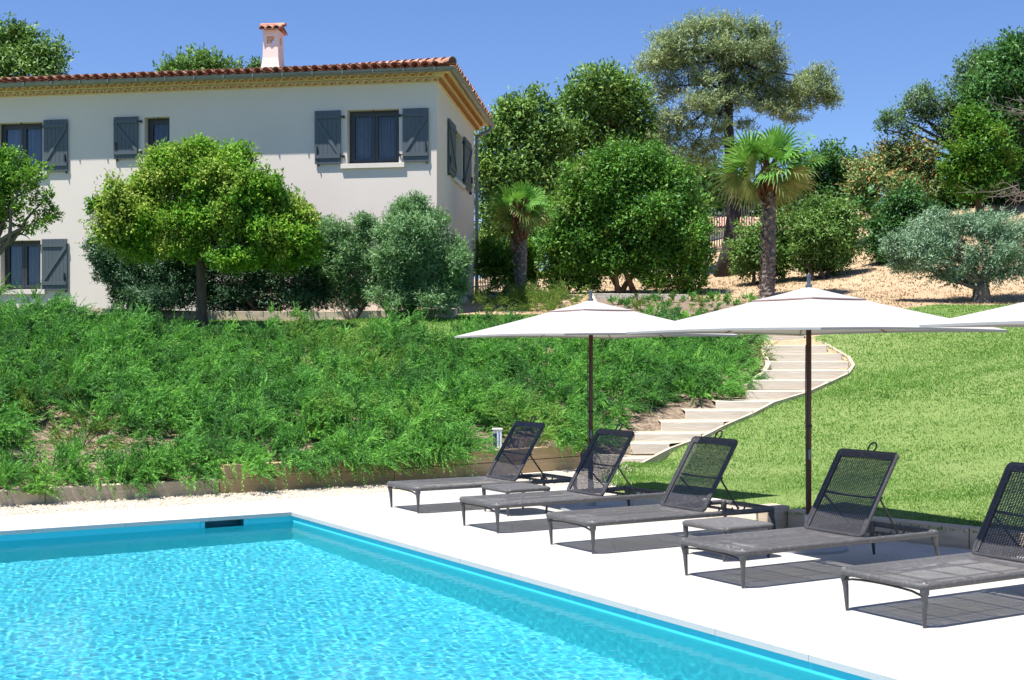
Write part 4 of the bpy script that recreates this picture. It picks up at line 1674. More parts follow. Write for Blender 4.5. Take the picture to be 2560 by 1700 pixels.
def crown(lobes, L, W, cov=2.0, twig=.22, per=9, droop=0.0, up=.35, shell=2.2, cap=60000, out=.6, grow=1.10, flat=.9, core=.82, fr=(.34, .52)):
    """Leaf clusters spread through the ellipsoids (centre, rx, ry, rz)."""
    subs = []
    for c, rx, ry, rz in lobes:
        rx, ry, rz = rx * grow, ry * grow, rz * grow
        subs.append((c, rx * core, ry * core, rz * core))
        for _ in range(7):
            q_ = unit(1)[0]
            q_[2] = q_[2] * .8 + .18
            f = R.uniform(*fr)
            subs.append((c + q_ * np.array([rx, ry, rz]) * R.uniform(.58, .74), rx * f, ry * f, min(rz, rx) * f * flat))
    C = np.array([l[0] for l in subs])
    RR = np.array([l[1:4] for l in subs])
    lobes = subs
    area = (4 * math.pi * (RR[:, 0] * RR[:, 2]) * .8)
    N = int(min(cap, cov * area.sum() * .56 / (L * W * .55)))
    nt = max(40, N // per)
    idx = R.choice(len(lobes), nt, p=area / area.sum())
    dr = unit(nt)
    # lumpy lobes: push the surface in and out
    ph = idx[:, None] * 1.7
    lump = 1 + .16 * np.sin(dr[:, :1] * 5.1 + ph) * np.sin(dr[:, 1:2] * 4.3 + ph * 2) + .12 * np.sin(dr[:, 2:] * 9 + dr[:, :1] * 7 + ph)
    rr = (R.random((nt, 1)) ** (1 / shell)) * lump
    T = C[idx] + dr * RR[idx] * rr
    ti = np.repeat(np.arange(nt), per)
    tdir = nz(dr * np.array([1, 1, 1]) * out + unit(nt) * .45 + np.array([0, 0, up - droop]))
    sc = np.minimum(1.0, RR[idx].min(1) / .5)[ti][:, None]
    P = T[ti] + np.clip(R.normal(size=(len(ti), 3)), -1.6, 1.6) * twig * .42 * sc + tdir[ti] * (R.random((len(ti), 1)) - .3) * twig
    d = nz(tdir[ti] * .6 + unit(len(ti)) * .7 + np.array([0, 0, -droop]))
    nr = nz(dr[ti] * .5 + np.array([0, 0, .7]) + unit(len(ti)) * .55)
    k = len(ti)
    return leaf_quads(P, d, nr, L * R.uniform(.65, 1.25, k), W * R.uniform(.7, 1.2, k))


def wander(p, q_, n, amp, r=R):
    p, q_ = np.asarray(p, float), np.asarray(q_, float)
    out = []
    a = r.normal(size=3) * amp
    b = r.normal(size=3) * amp * .6
    for i in range(n + 1):
        s = i / n
        out.append(p * (1 - s) + q_ * s + a * math.sin(math.pi * s) + b * math.sin(2 * math.pi * s))
    return out


def woody(mb, base, fork, tips, r0, n=9, twigs=2, amp=.12, flare=1.35, limb=.5, taper=.35):
    H_ = np.linalg.norm(fork - base)
    pts = wander(base, fork, 7, amp * H_ * .25)
    pts[0] = base
    mb.tube(pts, [r0 * (flare if i == 0 else 1.08 if i == 1 else 1) * (1 - taper * i / 7) for i in range(8)], n)
    for tip in tips:
        rr = r0 * limb
        st = pts[-1] if R.random() < .6 else pts[-2]
        br = wander(st, tip, 6, amp * np.linalg.norm(tip - st) * .4)
        mb.tube(br, [rr * (1 - .8 * i / 6) for i in range(7)], 7)
        for _ in range(twigs):
            k = R.integers(2, 6)
            ln = min(.9, np.linalg.norm(tip - st) * .3)
            e = br[k] + unit(1)[0] * ln + np.array([0, 0, .2 * ln])
            mb.tube(wander(br[k], e, 3, .04), [rr * .38, rr * .28, rr * .18, rr * .07], 5)


def lobes_px(px, Y, flat=1.0, jit=.45, depth=1.0):
    out = []
    for l in px:
        u, v, r = l[:3]
        rv = l[3] if len(l) > 3 else r
        rx = r * D / FPX * Y
        rz = rv * D / FPX * Y
        y = Y + R.uniform(-jit, jit) * rx
        c = at(u * D, v * D, Y)
        c[1] = y
        # keep the picture position when the lobe moves in depth
        c[0] *= y / Y
        c[2] = EYE + (c[2] - EYE) * y / Y
        out.append((c, rx, rx * depth, rz))
    return out


def tree(name, label, cat, base, px, leaf, bark, r0, L, W, Y, cov=2.0, group=None, fork=None, limbs=7, twig=.22, per=9,
         droop=0., up=.35, jit=.45, depth=1.0, shell=2.2, stems=1, cap=60000, out=.6, part='crown', amp=.12, spread=.3, limb=.5, taper=.35, **ck):
    L, W, cap = L * .70, W * .70, cap * 2
    bx = at(base[0] * D, base[1] * D, Y)
    bz = Hs(bx[0], bx[1]) - .06
    b = np.array([bx[0], bx[1], bz])
    t = thing(name, b, label, cat, group)
    lb = lobes_px(px, Y, jit=jit, depth=depth)
    leaves_obj(part, crown(lb, L, W, cov, twig, per, droop, up, shell, cap, out, **ck), 4, M[leaf], t)
    mb = MB()
    if fork is None:
        cz = np.mean([l[0] for l in lb], 0)
        f = b * .45 + cz * .55
    else:
        f = at(fork[0] * D, fork[1] * D, Y)
    order = sorted(range(len(lb)), key=lambda i: -lb[i][1])[:limbs]
    for s in range(stems):
        bb = b + (np.array([R.uniform(-spread, spread), R.uniform(-spread, spread), 0]) if stems > 1 else 0)
        ff = f + (np.array([R.uniform(-2 * spread, 2 * spread), R.uniform(-spread, spread), R.uniform(-spread, spread)]) if stems > 1 else 0)
        tips = [lb[i][0] + np.array([0, 0, .1 * lb[i][3]]) for i in (order if stems == 1 else order[s::stems])]
        woody(mb, bb, ff, tips, r0, amp=amp, limb=limb, taper=taper)
    build('trunk' if stems == 1 and name.endswith('tree') else 'stems', mb, M[bark], t, smooth=True)
    return t


# citrus trees in front of the villa
tree('citrus_tree', 'broad round yellow green citrus tree with one clear trunk in front of the villa', 'tree', (463, 738),
     [(450, 460, 110, 95), (450, 385, 80, 58), (380, 410, 62, 55), (520, 400, 66, 55), (560, 450, 80, 68), (340, 470, 80, 66), (640, 490, 70, 58), (690, 520, 46, 46), (275, 460, 50, 46), (245, 500, 42, 42), (310, 515, 72, 56),
      (430, 525, 75, 50), (540, 520, 90, 60), (640, 545, 75, 50), (700, 555, 34, 36), (450, 345, 44, 26), (545, 365, 40, 32), (285, 545, 40, 32), (580, 560, 60, 35), (660, 585, 45, 28), (390, 365, 34, 26), (215, 480, 20, 16), (610, 430, 44, 36), (255, 535, 40, 40), (330, 572, 56, 34), (425, 575, 60, 30), (540, 595, 76, 34), (655, 598, 54, 34), (712, 580, 32, 38)],
     'citrus', 'bark', .125, .125, .058, 26.6, cov=2.5, fork=(462, 585), limbs=10, twig=.20, per=11, jit=.55, depth=.95, up=.5, shell=2.6)
tree('citrus_tree', 'smaller open citrus tree cut off by the left edge of the photo', 'tree', (-40, 740),
     [(25, 400, 70, 50), (60, 440, 55, 45), (-30, 440, 80, 70), (105, 465, 34, 30), (120, 495, 24, 24), (90, 515, 34, 22), (30, 480, 50, 40), (10, 365, 40, 30), (75, 405, 40, 30), (55, 530, 28, 18), (-40, 520, 60, 40), (8, 500, 40, 26)],
     'citrus2', 'bark_grey', .12, .12, .056, 26.2, cov=1.0, fork=(-35, 590), limbs=11, twig=.18, jit=.5, shell=1.8, up=.45, grow=1.0, core=.6)

# shrubs along the villa
SG = 'evergreen shrubs planted along the villa wall'
tree('garden_shrub', 'dark green shrub at the left end of the bed, left of the citrus trunk', 'shrub', (320, 722),
     [(300, 600, 75, 70), (255, 585, 50, 50), (340, 660, 85, 60), (270, 640, 48, 45), (390, 610, 70, 65), (370, 690, 75, 36), (300, 690, 48, 34), (230, 570, 28, 26)],
     'oleander', 'bark', .05, .12, .034, 28.7, cov=2.5, group=SG, stems=4, limbs=8, twig=.16, jit=.5, depth=.8, up=.6)
tree('garden_shrub', 'darkest wide shrub right behind the citrus trunk against the villa wall', 'shrub', (600, 722),
     [(480, 620, 80, 70), (570, 610, 85, 75), (660, 615, 85, 75), (730, 610, 65, 75), (500, 690, 80, 40), (600, 690, 90, 40), (700, 690, 75, 40), (760, 660, 40, 60), (760, 560, 35, 50)],
     'oleander', 'bark', .05, .12, .034, 29.0, cov=2.3, group=SG, stems=5, limbs=9, twig=.16, jit=.4, depth=.7, up=.6)
tree('garden_shrub', 'pale grey green shrub between the citrus crown and the tallest shrub', 'shrub', (820, 720),
     [(765, 545, 38, 48), (825, 560, 48, 55), (840, 525, 28, 30), (800, 610, 60, 60), (850, 640, 50, 60), (810, 690, 55, 34), (755, 600, 32, 50)],
     'willow', 'bark', .04, .13, .030, 28.5, cov=2.1, group=SG, stems=4, limbs=7, twig=.17, jit=.4, depth=.8, up=.75)
tree('garden_shrub', 'tallest grey green shrub at the right corner of the villa', 'shrub', (960, 722),
     [(950, 560, 70, 66), (935, 505, 42, 38), (958, 478, 24, 24), (990, 520, 38, 40), (1010, 590, 60, 56), (1045, 620, 40, 40), (905, 590, 50, 60), (960, 640, 85, 60), (1030, 660, 45, 48), (920, 690, 60, 36), (1000, 695, 58, 32), (1062, 600, 24, 22), (885, 540, 26, 26)],
     'willow', 'bark', .05, .14, .030, 28.0, cov=2.3, group=SG, stems=5, limbs=9, twig=.19, jit=.45, depth=.85, up=.75)

# trees behind the villa
BG = 'trees rising behind the villa roof'
tree('leafy_tree', 'bushy tree behind the left end of the villa roof', 'tree', (60, 640),
     [(40, 120, 48, 44), (70, 85, 24, 22), (105, 125, 44, 36), (10, 110, 40, 50), (60, 165, 70, 40), (-30, 160, 60, 70), (120, 160, 30, 30), (30, 80, 26, 18), (60, 260, 90, 70)],
     'bush', 'bark', .25, .26, .11, 46, cov=1.7, group=BG, twig=.42, limbs=7)
tree('leafy_tree', 'tree top showing above the middle of the villa roof left of the chimney', 'tree', (460, 640),
     [(450, 150, 40, 28), (415, 165, 42, 22), (480, 160, 34, 24), (525, 160, 32, 18), (380, 172, 20, 12), (460, 210, 70, 50)],
     'bush', 'bark', .22, .26, .11, 46, cov=1.7, group=BG, twig=.40, limbs=5)
tree('leafy_tree', 'small tree tip showing just left of the chimney base', 'tree', (590, 640), [(593, 152, 12, 12), (585, 175, 24, 22), (600, 210, 40, 40)],
     'bush', 'bark', .16, .22, .10, 47, cov=1.8, group=BG, twig=.25, limbs=3)

# trees on the slope
tree('carob_tree', 'dark rounded tree directly right of the villa roof corner', 'tree', (1190, 672),
     [(1225, 245, 42, 34), (1195, 270, 48, 40), (1255, 280, 42, 42), (1160, 310, 52, 46), (1225, 330, 60, 52), (1130, 360, 46, 46), (1180, 390, 62, 52), (1270, 350, 46, 46), (1240, 400, 52, 46), (1135, 430, 50, 46), (1110, 400, 34, 50),
      (1140, 490, 52, 52), (1120, 550, 44, 54), (1205, 450, 50, 40), (1165, 270, 30, 26), (1270, 430, 50, 46), (1240, 480, 56, 50), (1180, 500, 56, 50), (1290, 300, 30, 34)],
     'carob', 'bark', .26, .26, .115, 45, cov=1.8, fork=(1190, 420), limbs=12, twig=.42, per=10, jit=.5, up=.5)
tree('carob_tree', 'dark rounded tree between the villa side tree and the tall pine', 'tree', (1400, 660),
     [(1395, 195, 52, 38), (1345, 215, 50, 40), (1440, 215, 50, 42), (1380, 250, 68, 44), (1455, 260, 48, 42), (1330, 260, 44, 36), (1310, 240, 24, 20), (1410, 290, 66, 34), (1480, 300, 34, 28), (1340, 310, 54, 40), (1300, 330, 50, 40), (1480, 230, 30, 40), (1290, 400, 60, 70), (1345, 380, 60, 60), (1480, 340, 50, 36), (1420, 340, 60, 36), (1510, 300, 30, 40), (1560, 400, 50, 50)],
     'carob', 'bark', .28, .26, .115, 47, cov=1.75, fork=(1400, 320), limbs=12, twig=.42, per=10, jit=.5, up=.5)
tree('pine_tree', 'tallest pine with a dark bare trunk and layered grey green crown', 'tree', (1670, 634),
     [(1560, 90, 48, 34), (1610, 70, 46, 30), (1660, 75, 52, 34), (1710, 70, 46, 30), (1755, 100, 50, 36), (1780, 140, 44, 40), (1530, 125, 46, 36), (1510, 160, 38, 34), (1570, 145, 60, 36), (1650, 135, 64, 40), (1720, 145, 58, 40), (1545, 200, 44, 26), (1620, 190, 56, 24),
      (1690, 195, 44, 28), (1770, 185, 38, 28), (1800, 225, 62, 24), (1850, 205, 50, 28), (1885, 185, 42, 28), (1900, 225, 38, 26), (1850, 245, 56, 16), (1920, 235, 20, 20), (1770, 245, 50, 18), (1610, 245, 66, 24), (1560, 275, 46, 22), (1650, 265, 44, 18), (1590, 300, 40, 14), (1545, 320, 40, 20), (1600, 345, 56, 16), (1555, 360, 34, 14), (1830, 275, 44, 12), (1700, 120, 50, 40), (1640, 230, 44, 20), (1695, 235, 46, 20), (1655, 295, 40, 15), (1640, 330, 50, 16), (1620, 372, 40, 13), (1690, 345, 34, 13), (1745, 215, 50, 22), (1795, 258, 50, 16), (1530, 230, 26, 18), (1720, 290, 34, 12)],
     'pine', 'bark_pine', .27, .24, .042, 42, cov=1.75, fork=(1690, 130), limbs=34, twig=.34, per=14, jit=.75, up=.55, shell=1.7, cap=95000, amp=.07, limb=.20, taper=.62, grow=1.08, flat=.62, core=.72, fr=(.36, .55))
tree('laurel_tree', 'big domed glossy green tree with several brown stems behind the planting bed', 'tree', (1448, 684),
     [(1440, 365, 62, 44), (1395, 390, 58, 46), (1500, 385, 62, 48), (1350, 430, 58, 50), (1440, 440, 78, 60), (1550, 430, 58, 54), (1570, 480, 56, 54), (1320, 490, 56, 48), (1400, 510, 80, 60), (1500, 510, 80, 60), (1590, 550, 50, 52), (1310, 555, 62, 46),
      (1275, 600, 42, 40), (1290, 650, 42, 34), (1340, 610, 56, 42), (1400, 600, 60, 40), (1500, 590, 70, 44), (1570, 620, 56, 42), (1600, 600, 38, 46), (1520, 650, 50, 28), (1590, 660, 40, 24), (1345, 650, 36, 32), (1440, 540, 90, 56), (1380, 585, 66, 44), (1505, 590, 76, 44), (1440, 610, 66, 34), (1540, 545, 60, 50)],
     'laurel', 'bark_warm', .085, .17, .075, 36.5, cov=2.1, fork=(1450, 600), limbs=16, stems=4, twig=.30, per=11, jit=.6, depth=.9, up=.35, cap=80000, part='crown', spread=.35, limb=.3)
tree('leafy_shrub', 'bright yellow green shrub behind the small palm trunk beside the downpipe', 'shrub', (1150, 668),
     [(1150, 590, 44, 36), (1120, 610, 30, 40), (1200, 610, 38, 36), (1170, 640, 48, 28), (1220, 640, 28, 28), (1215, 580, 26, 26), (1120, 575, 22, 24)],
     'bright', 'bark', .05, .15, .07, 37, cov=1.9, stems=3, limbs=6, twig=.26, jit=.5)

# bushes on the dry slope
tree('round_bush', 'round bush half hidden behind the trunk of the tall palm', 'bush', (1750, 640),
     [(1735, 545, 42, 40), (1790, 530, 36, 36), (1715, 590, 36, 36), (1760, 590, 56, 44), (1805, 585, 34, 42), (1735, 625, 40, 22), (1800, 620, 26, 26)],
     'bush', 'bark', .06, .17, .075, 38.5, cov=2.0, stems=3, limbs=6, twig=.28, depth=.8)
tree('round_bush', 'dense round bush right of the tall palm on the dry slope', 'bush', (1895, 628),
     [(1905, 490, 46, 38), (1940, 515, 42, 40), (1870, 525, 44, 42), (1905, 560, 62, 52), (1950, 560, 34, 38), (1860, 580, 40, 40), (1920, 605, 50, 28), (1875, 612, 44, 22)],
     'bush', 'bark', .06, .17, .075, 38, cov=2.1, stems=3, limbs=7, twig=.28, depth=.85)
tree('round_bush', 'dark green bush left of and behind the olive tree', 'bush', (2075, 610),
     [(2100, 460, 46, 40), (2065, 490, 44, 42), (2130, 500, 44, 44), (2040, 530, 38, 38), (2090, 545, 58, 50), (2025, 570, 32, 32), (2060, 590, 44, 26), (2140, 560, 40, 44)],
     'evergreen', 'bark', .06, .18, .08, 39, cov=2.0, stems=3, limbs=7, twig=.30, depth=.85)
tree('leafy_tree', 'very dark leafy tree behind the right side of the tall palm crown', 'tree', (1880, 540),
     [(1905, 375, 46, 40), (1920, 340, 18, 24), (1945, 395, 36, 40), (1860, 420, 50, 44), (1810, 450, 44, 44), (1930, 440, 44, 34), (1880, 470, 56, 36), (1780, 480, 34, 40), (1820, 500, 46, 30)],
     'evergreen', 'bark', .16, .24, .11, 48, cov=1.8, limbs=8, twig=.4, jit=.5)
tree('photinia_tree', 'tree speckled with orange red new leaves against the sky', 'tree', (2070, 520),
     [(2080, 350, 50, 34), (2040, 370, 44, 36), (2120, 365, 42, 38), (2010, 390, 44, 36), (2085, 400, 60, 40), (2140, 400, 34, 36), (1990, 420, 34, 30), (2050, 430, 56, 34), (2110, 440, 50, 30), (1985, 445, 28, 22)],
     'photinia', 'bark', .14, .21, .10, 46, cov=1.8, limbs=8, twig=.36, jit=.5)
tree('acacia_tree', 'airy grey green tree with open branches left of the big dark tree at the right', 'tree', (2215, 500),
     [(2100, 240, 36, 24), (2065, 275, 34, 20), (2040, 300, 20, 12), (2140, 225, 34, 26), (2130, 275, 40, 24), (2185, 250, 44, 34), (2190, 300, 40, 30), (2215, 205, 36, 34), (2240, 165, 34, 30), (2265, 130, 30, 22), (2225, 280, 40, 40), (2275, 170, 34, 40), (2090, 300, 26, 14)],
     'acacia', 'bark_grey', .18, .20, .07, 46, cov=1.35, fork=(2225, 350), limbs=13, twig=.34, per=11, jit=.5, shell=1.7)
tree('evergreen_tree', 'biggest darkest tree filling the right edge of the photo', 'tree', (2350, 520),
     [(2340, 110, 44, 34), (2310, 150, 52, 40), (2365, 150, 60, 60), (2290, 200, 54, 46), (2350, 220, 70, 56), (2265, 235, 40, 36), (2310, 280, 60, 54), (2370, 310, 70, 66), (2330, 380, 60, 50), (2340, 440, 60, 40), (2400, 220, 80, 90), (2400, 400, 70, 80)],
     'evergreen', 'bark', .34, .24, .11, 44.6, cov=1.75, fork=(2350, 330), limbs=12, twig=.42, per=10, jit=.6, cap=80000)
tree('leafy_tree', 'yellow green leafy tree in front of the big dark tree at the right edge', 'tree', (2262, 520),
     [(2245, 295, 42, 42), (2265, 340, 52, 48), (2225, 360, 46, 42), (2212, 410, 42, 36), (2270, 410, 56, 42), (2190, 385, 26, 24), (2305, 370, 40, 40), (2240, 440, 48, 26)],
     'bright', 'bark', .16, .22, .10, 43, cov=1.8, limbs=8, twig=.36, per=10, jit=.5)

# olive tree
tree('olive_tree', 'silvery olive tree with a short gnarled trunk at the right edge', 'tree', (2262, 698),
     [(2150, 530, 54, 36), (2100, 560, 48, 36), (2200, 545, 50, 42), (2250, 520, 54, 36), (2310, 530, 54, 42), (2350, 560, 54, 50), (2140, 590, 62, 36), (2070, 585, 36, 28), (2210, 600, 60, 40), (2280, 590, 62, 44), (2340, 620, 54, 36), (2120, 615, 54, 22), (2190, 640, 46, 20), (2290, 640, 46, 20), (2060, 560, 26, 22), (2160, 500, 26, 18), (2085, 615, 30, 16)],
     'olive', 'bark_grey', .24, .13, .034, 31, cov=1.3, fork=(2262, 655), limbs=14, twig=.24, per=11, jit=.65, up=.4, shell=1.8, cap=70000, limb=.34)

# distant wood behind the fence, read as one mass
wd_l = lobes_px([(1600, 500, 60, 44), (1660, 470, 60, 44), (1720, 480, 60, 50), (1780, 470, 60, 50), (1690, 510, 70, 30), (1760, 510, 60, 30), (1840, 480, 60, 50), (1560, 480, 50, 50), (1900, 470, 60, 40)], 85, jit=.5)
o = leaves_obj('woodland', crown(wd_l, .55, .28, 1.9, .9, 9), 4, M['farwood'], base=at(1700 * D, 560 * D, 85))
tag(o, 'hazy green wood far behind the fence and the pine trunk', 'woodland', kind='stuff')
bk_l = lobes_px([(1120, 600, 60, 70), (1190, 560, 60, 60), (1250, 540, 60, 70), (1300, 500, 50, 60), (1640, 440, 50, 50), (1600, 400, 40, 40), (1980, 500, 50, 40), (2170, 460, 50, 40), (2230, 470, 60, 40), (2300, 470, 70, 40), (2380, 480, 60, 60)], 53, jit=.5)
bk_l += lobes_px([(2195, 455, 46, 40), (2250, 462, 56, 44), (2310, 455, 60, 50), (2370, 462, 60, 56), (1985, 470, 34, 36), (2170, 470, 40, 34)], 46, jit=.5)
o = leaves_obj('hillside_wood', crown(bk_l, .34, .16, 1.7, .5, 9), 4, M['evergreen'], base=at(1700 * D, 560 * D, 53))
tag(o, 'shadowy undergrowth closing the gaps between the trees on the slope', 'woodland', kind='stuff')


# dead branches beside the big tree
def dead_brush(label, u, v, Y, spread, n, up_):
    b = at(u * D, v * D, Y)
    t = thing('dead_brush', b, label, 'dead branches')
    mb = MB()
    for _ in range(n):
        e = b + np.array([-abs(R.normal()) * spread * .9, R.normal() * spread * .4, R.uniform(-.3, 1) * up_])
        br = wander(b + R.normal(size=3) * .15, e, 5, spread * .10)
        mb.tube(br, [.02, .017, .014, .011, .008, .004], 5)
        for _ in range(4):
            k = R.integers(2, 5)
            mb.tube(wander(br[k], br[k] + np.array([-abs(R.normal()) * .5, R.normal() * .3, R.normal() * .4]) * spread * .5, 3, .05), [.009, .007, .005, .003], 4)
    build('branch', mb, M['deadtwig'], t, smooth=True)


dead_brush('tangle of bare grey branches above the olive tree at the right edge', 2372, 455, 41.5, 1.3, 8, .5)
dead_brush('fan of bare silvery twigs high in the big dark tree at the right edge', 2380, 265, 42.6, 1.1, 8, .8)


# ------------------------------------------------------------------ palms
def palm(label, base, top, Y, r0, fl, nf, seed, old):
    rr = np.random.default_rng(seed)
    b = at(base[0] * D, base[1] * D, Y)
    b[2] = Hs(b[0], b[1]) - .05
    tp = at(top[0] * D, top[1] * D, Y)
    t = thing('fan_palm', b, label, 'palm tree', 'fan palms')
    mb = MB()
    n = 60
    rows = []
    for i in range(n + 1):
        s = i / n
        c = b * (1 - s) + tp * s + np.array([math.sin(s * 3) * .06, 0, 0])
        r = r0 * (1.18 - .25 * s + .28 * max(0, 1 - s * 9))
        rg = []
        for k in range(18):
            a = 2 * math.pi * k / 18
            q_ = r * (1 + rr.uniform(-.09, .09) + (.05 if i % 2 else -.04))
            rg.append(c + np.array([math.cos(a) * q_, math.sin(a) * q_, 0]))
        rows.append(rg)
    mb.strip(rows, closed=True)
    # old leaf bases: overlapping upward scales
    for i in range(150):
        s = (i / 150) ** .95
        a = i * 2.4
        c = b * (1 - s) + tp * s
        r = r0 * (1.12 - .22 * s)
        o_ = np.array([math.cos(a), math.sin(a), 0])
        tn = np.array([-o_[1], o_[0], 0])
        w, h = r0 * rr.uniform(.35, .6), r0 * rr.uniform(.6, 1.1)
        p = c + o_ * r * 1.0
        lift = rr.uniform(.02, .09)
        sk = tn * rr.uniform(-.12, .12)
        mb.add([p - tn * w, p + tn * w, p + tn * w * .5 + o_ * lift + np.array([0, 0, h]) + sk, p - tn * w * .5 + o_ * lift + np.array([0, 0, h]) + sk], [(0, 1, 2, 3)])
    build('trunk', mb, M['palmbark'], t)
    mb = MB()
    ax = (tp - b) / np.linalg.norm(tp - b)
    for i in range(90):
        s = rr.uniform(-1.0, .15)
        a = rr.uniform(0, 6.28)
        o_ = np.array([math.cos(a), math.sin(a), 0])
        tn = np.array([-o_[1], o_[0], 0])
        p = tp + ax * s * .9 + o_ * r0 * .9
        h = rr.uniform(.2, .4)
        w = rr.uniform(.04, .08)
        mb.add([p - tn * w, p + tn * w, p + tn * w * .3 + o_ * h * .45 + np.array([0, 0, h]), p - tn * w * .3 + o_ * h * .45 + np.array([0, 0, h])], [(0, 1, 2, 3)])
    mb.tube([tp - ax * .95, tp - ax * .5, tp, tp + ax * .15], [r0 * .98, r0 * 1.0, r0 * .75, r0 * .3], 12)
    build('fibre_collar', mb, M['palmfibre'], t)
    tp = tp + ax * .12
    for k in range(nf):
        s = k / nf
        el = math.asin(math.sin(rad(80)) + (math.sin(rad(-34)) - math.sin(rad(80))) * min(1, (s + .02) ** .9)) + rad(rr.uniform(-7, 7))
        az = k * 2.39996 + rr.uniform(-.25, .25)
        hd = np.array([math.cos(az), math.sin(az), 0])
        d = hd * math.cos(el) + np.array([0, 0, 1.0]) * math.sin(el)
        pl = fl * rr.uniform(.30, .50) * (.45 + .55 * math.cos(el))
        hub = tp + d * pl - np.array([0, 0, .10 * pl * max(0, math.cos(el)) ** 2])
        mbp = []
        tn = np.cross(hd, np.array([0, 0, 1.0]))
        # petiole as a thin three sided strip
        pe = [tp + (hub - tp) * q_ + np.array([0, 0, .06 * math.sin(math.pi * q_)]) for q_ in np.linspace(0, 1, 5)]
        for q_ in range(4):
            w = .022
            mbp.append([pe[q_] - tn * w, pe[q_] + tn * w, pe[q_ + 1] + tn * w * .8, pe[q_ + 1] - tn * w * .8])
        bl = fl * rr.uniform(.48, .58) * (.86 + .14 * math.cos(el))
        ns = 28
        fd = nz(d + np.array([0, 0, -.15]))
        nrm = np.cross(tn, fd)
        roll = rad(rr.uniform(-85, 85))
        tn, nrm = tn * math.cos(roll) + nrm * math.sin(roll), nrm * math.cos(roll) - tn * math.sin(roll)
        for j in range(ns):
            ph = rad(-118 + 236 * j / (ns - 1)) + rr.uniform(-.03, .03)
            dd_ = fd * math.cos(ph) + tn * math.sin(ph)
            dd_ = dd_ + nrm * .16 * abs(math.sin(ph))
            dd_ /= np.linalg.norm(dd_)
            l = bl * (1 - .30 * abs(ph) / 2.06) * rr.uniform(.9, 1.08)
            sd = np.cross(dd_, nrm)
            sd /= np.linalg.norm(sd)
            w = .026 * fl / 1.58
            g = np.array([0, 0, -1.0])
            lim = .15 + .45 * max(0, s - .3)
            m1 = hub + dd_ * l * .5
            m2 = hub + dd_ * l * .80 + g * l * .10 * lim
            e = hub + dd_ * l * .97 + g * l * (.30 + rr.uniform(0, .5)) * lim
            tw = nrm * w * .5
            mbp.append([hub - sd * w * .25, hub + sd * w * .25, m1 + sd * w + tw, m1 - sd * w - tw])
            mbp.append([m1 - sd * w - tw, m1 + sd * w + tw, m2 + sd * w * .7, m2 - sd * w * .7])
            mbp.append([m2 - sd * w * .7, m2 + sd * w * .7, e + sd * .004, e - sd * .004])
        mat = M['palmleaf'] if s < .68 else (M['palmold'] if s < .72 + old else M['palmdead'])
        leaves_obj('frond', np.array(mbp), 4, mat, t)
    return t


palm('taller fan palm with a wide green crown right of the tall pine', (1768, 700), (1771, 395), 34, .150, 1.70, 25, 21, .40)
palm('shorter fan palm near the villa corner with yellowing lower fronds', (1198, 690), (1200, 490), 33, .108, 1.10, 20, 9, .34)


# ------------------------------------------------------------------ feathery ground cover
def plumes(P, d, L, droop, stations=13, per=3, ll=.043, lw=.0135, ang=.66, tint=None):
    n = len(P)
    ts = np.linspace(.10, 1, stations)
    tint = R.random(n) if tint is None else tint
    out, tn_ = [], []
    for t in ts:
        pos = P + d * (L * t)[:, None] + np.array([0, 0, -1.0]) * (droop * L * t * t)[:, None]
        ax = nz(d + np.array([0, 0, -1.0]) * (2 * droop * t)[:, None])
        for _ in range(per):
            r_ = unit(n)
            side_ = nz(np.cross(ax, r_))
            dd_ = nz(ax * math.cos(ang) + side_ * math.sin(ang) * R.uniform(.5, 1.1, (n, 1)))
            l = (ll * (1.15 - .55 * t) * R.uniform(.7, 1.3, n))[:, None]
            w = nz(np.cross(dd_, unit(n))) * lw * .5
            out.append(np.stack([pos - w, pos + w, pos + dd_ * l], 1))
            tn_.append(tint)
    return np.concatenate(out), np.concatenate(tn_)


def cat(L_):
    return np.concatenate([a for a, b in L_]), np.concatenate([b for a, b in L_])


def mound_plumes(c, r, h, n, lean, Lr=(.18, .42), dr=(.0, .7), per_c=9, **kw):
    """sprays gathered in tufts springing from a low dome at c"""
    m = max(3, n // per_c)
    dz = unit(m)
    dz[:, 2] = np.abs(dz[:, 2]) * .9 + .02
    dz = nz(dz)
    O = c + dz * np.array([r, r, h]) * R.uniform(.45, 1.0, (m, 1))
    dc = nz(dz * np.array([.9, .9, .5]) + np.asarray(lean) + unit(m) * .40)
    tint = np.clip(R.normal(.5, .28, m), 0, 1)
    k = np.repeat(np.arange(m), per_c)
    nn = len(k)
    d = nz(dc[k] + unit(nn) * .36)
    P = O[k] + R.normal(size=(nn, 3)) * .025
    return plumes(P, d, R.uniform(*Lr, nn), R.uniform(*dr, nn), tint=np.clip(tint[k] + R.normal(size=nn) * .08, 0, 1), **kw)


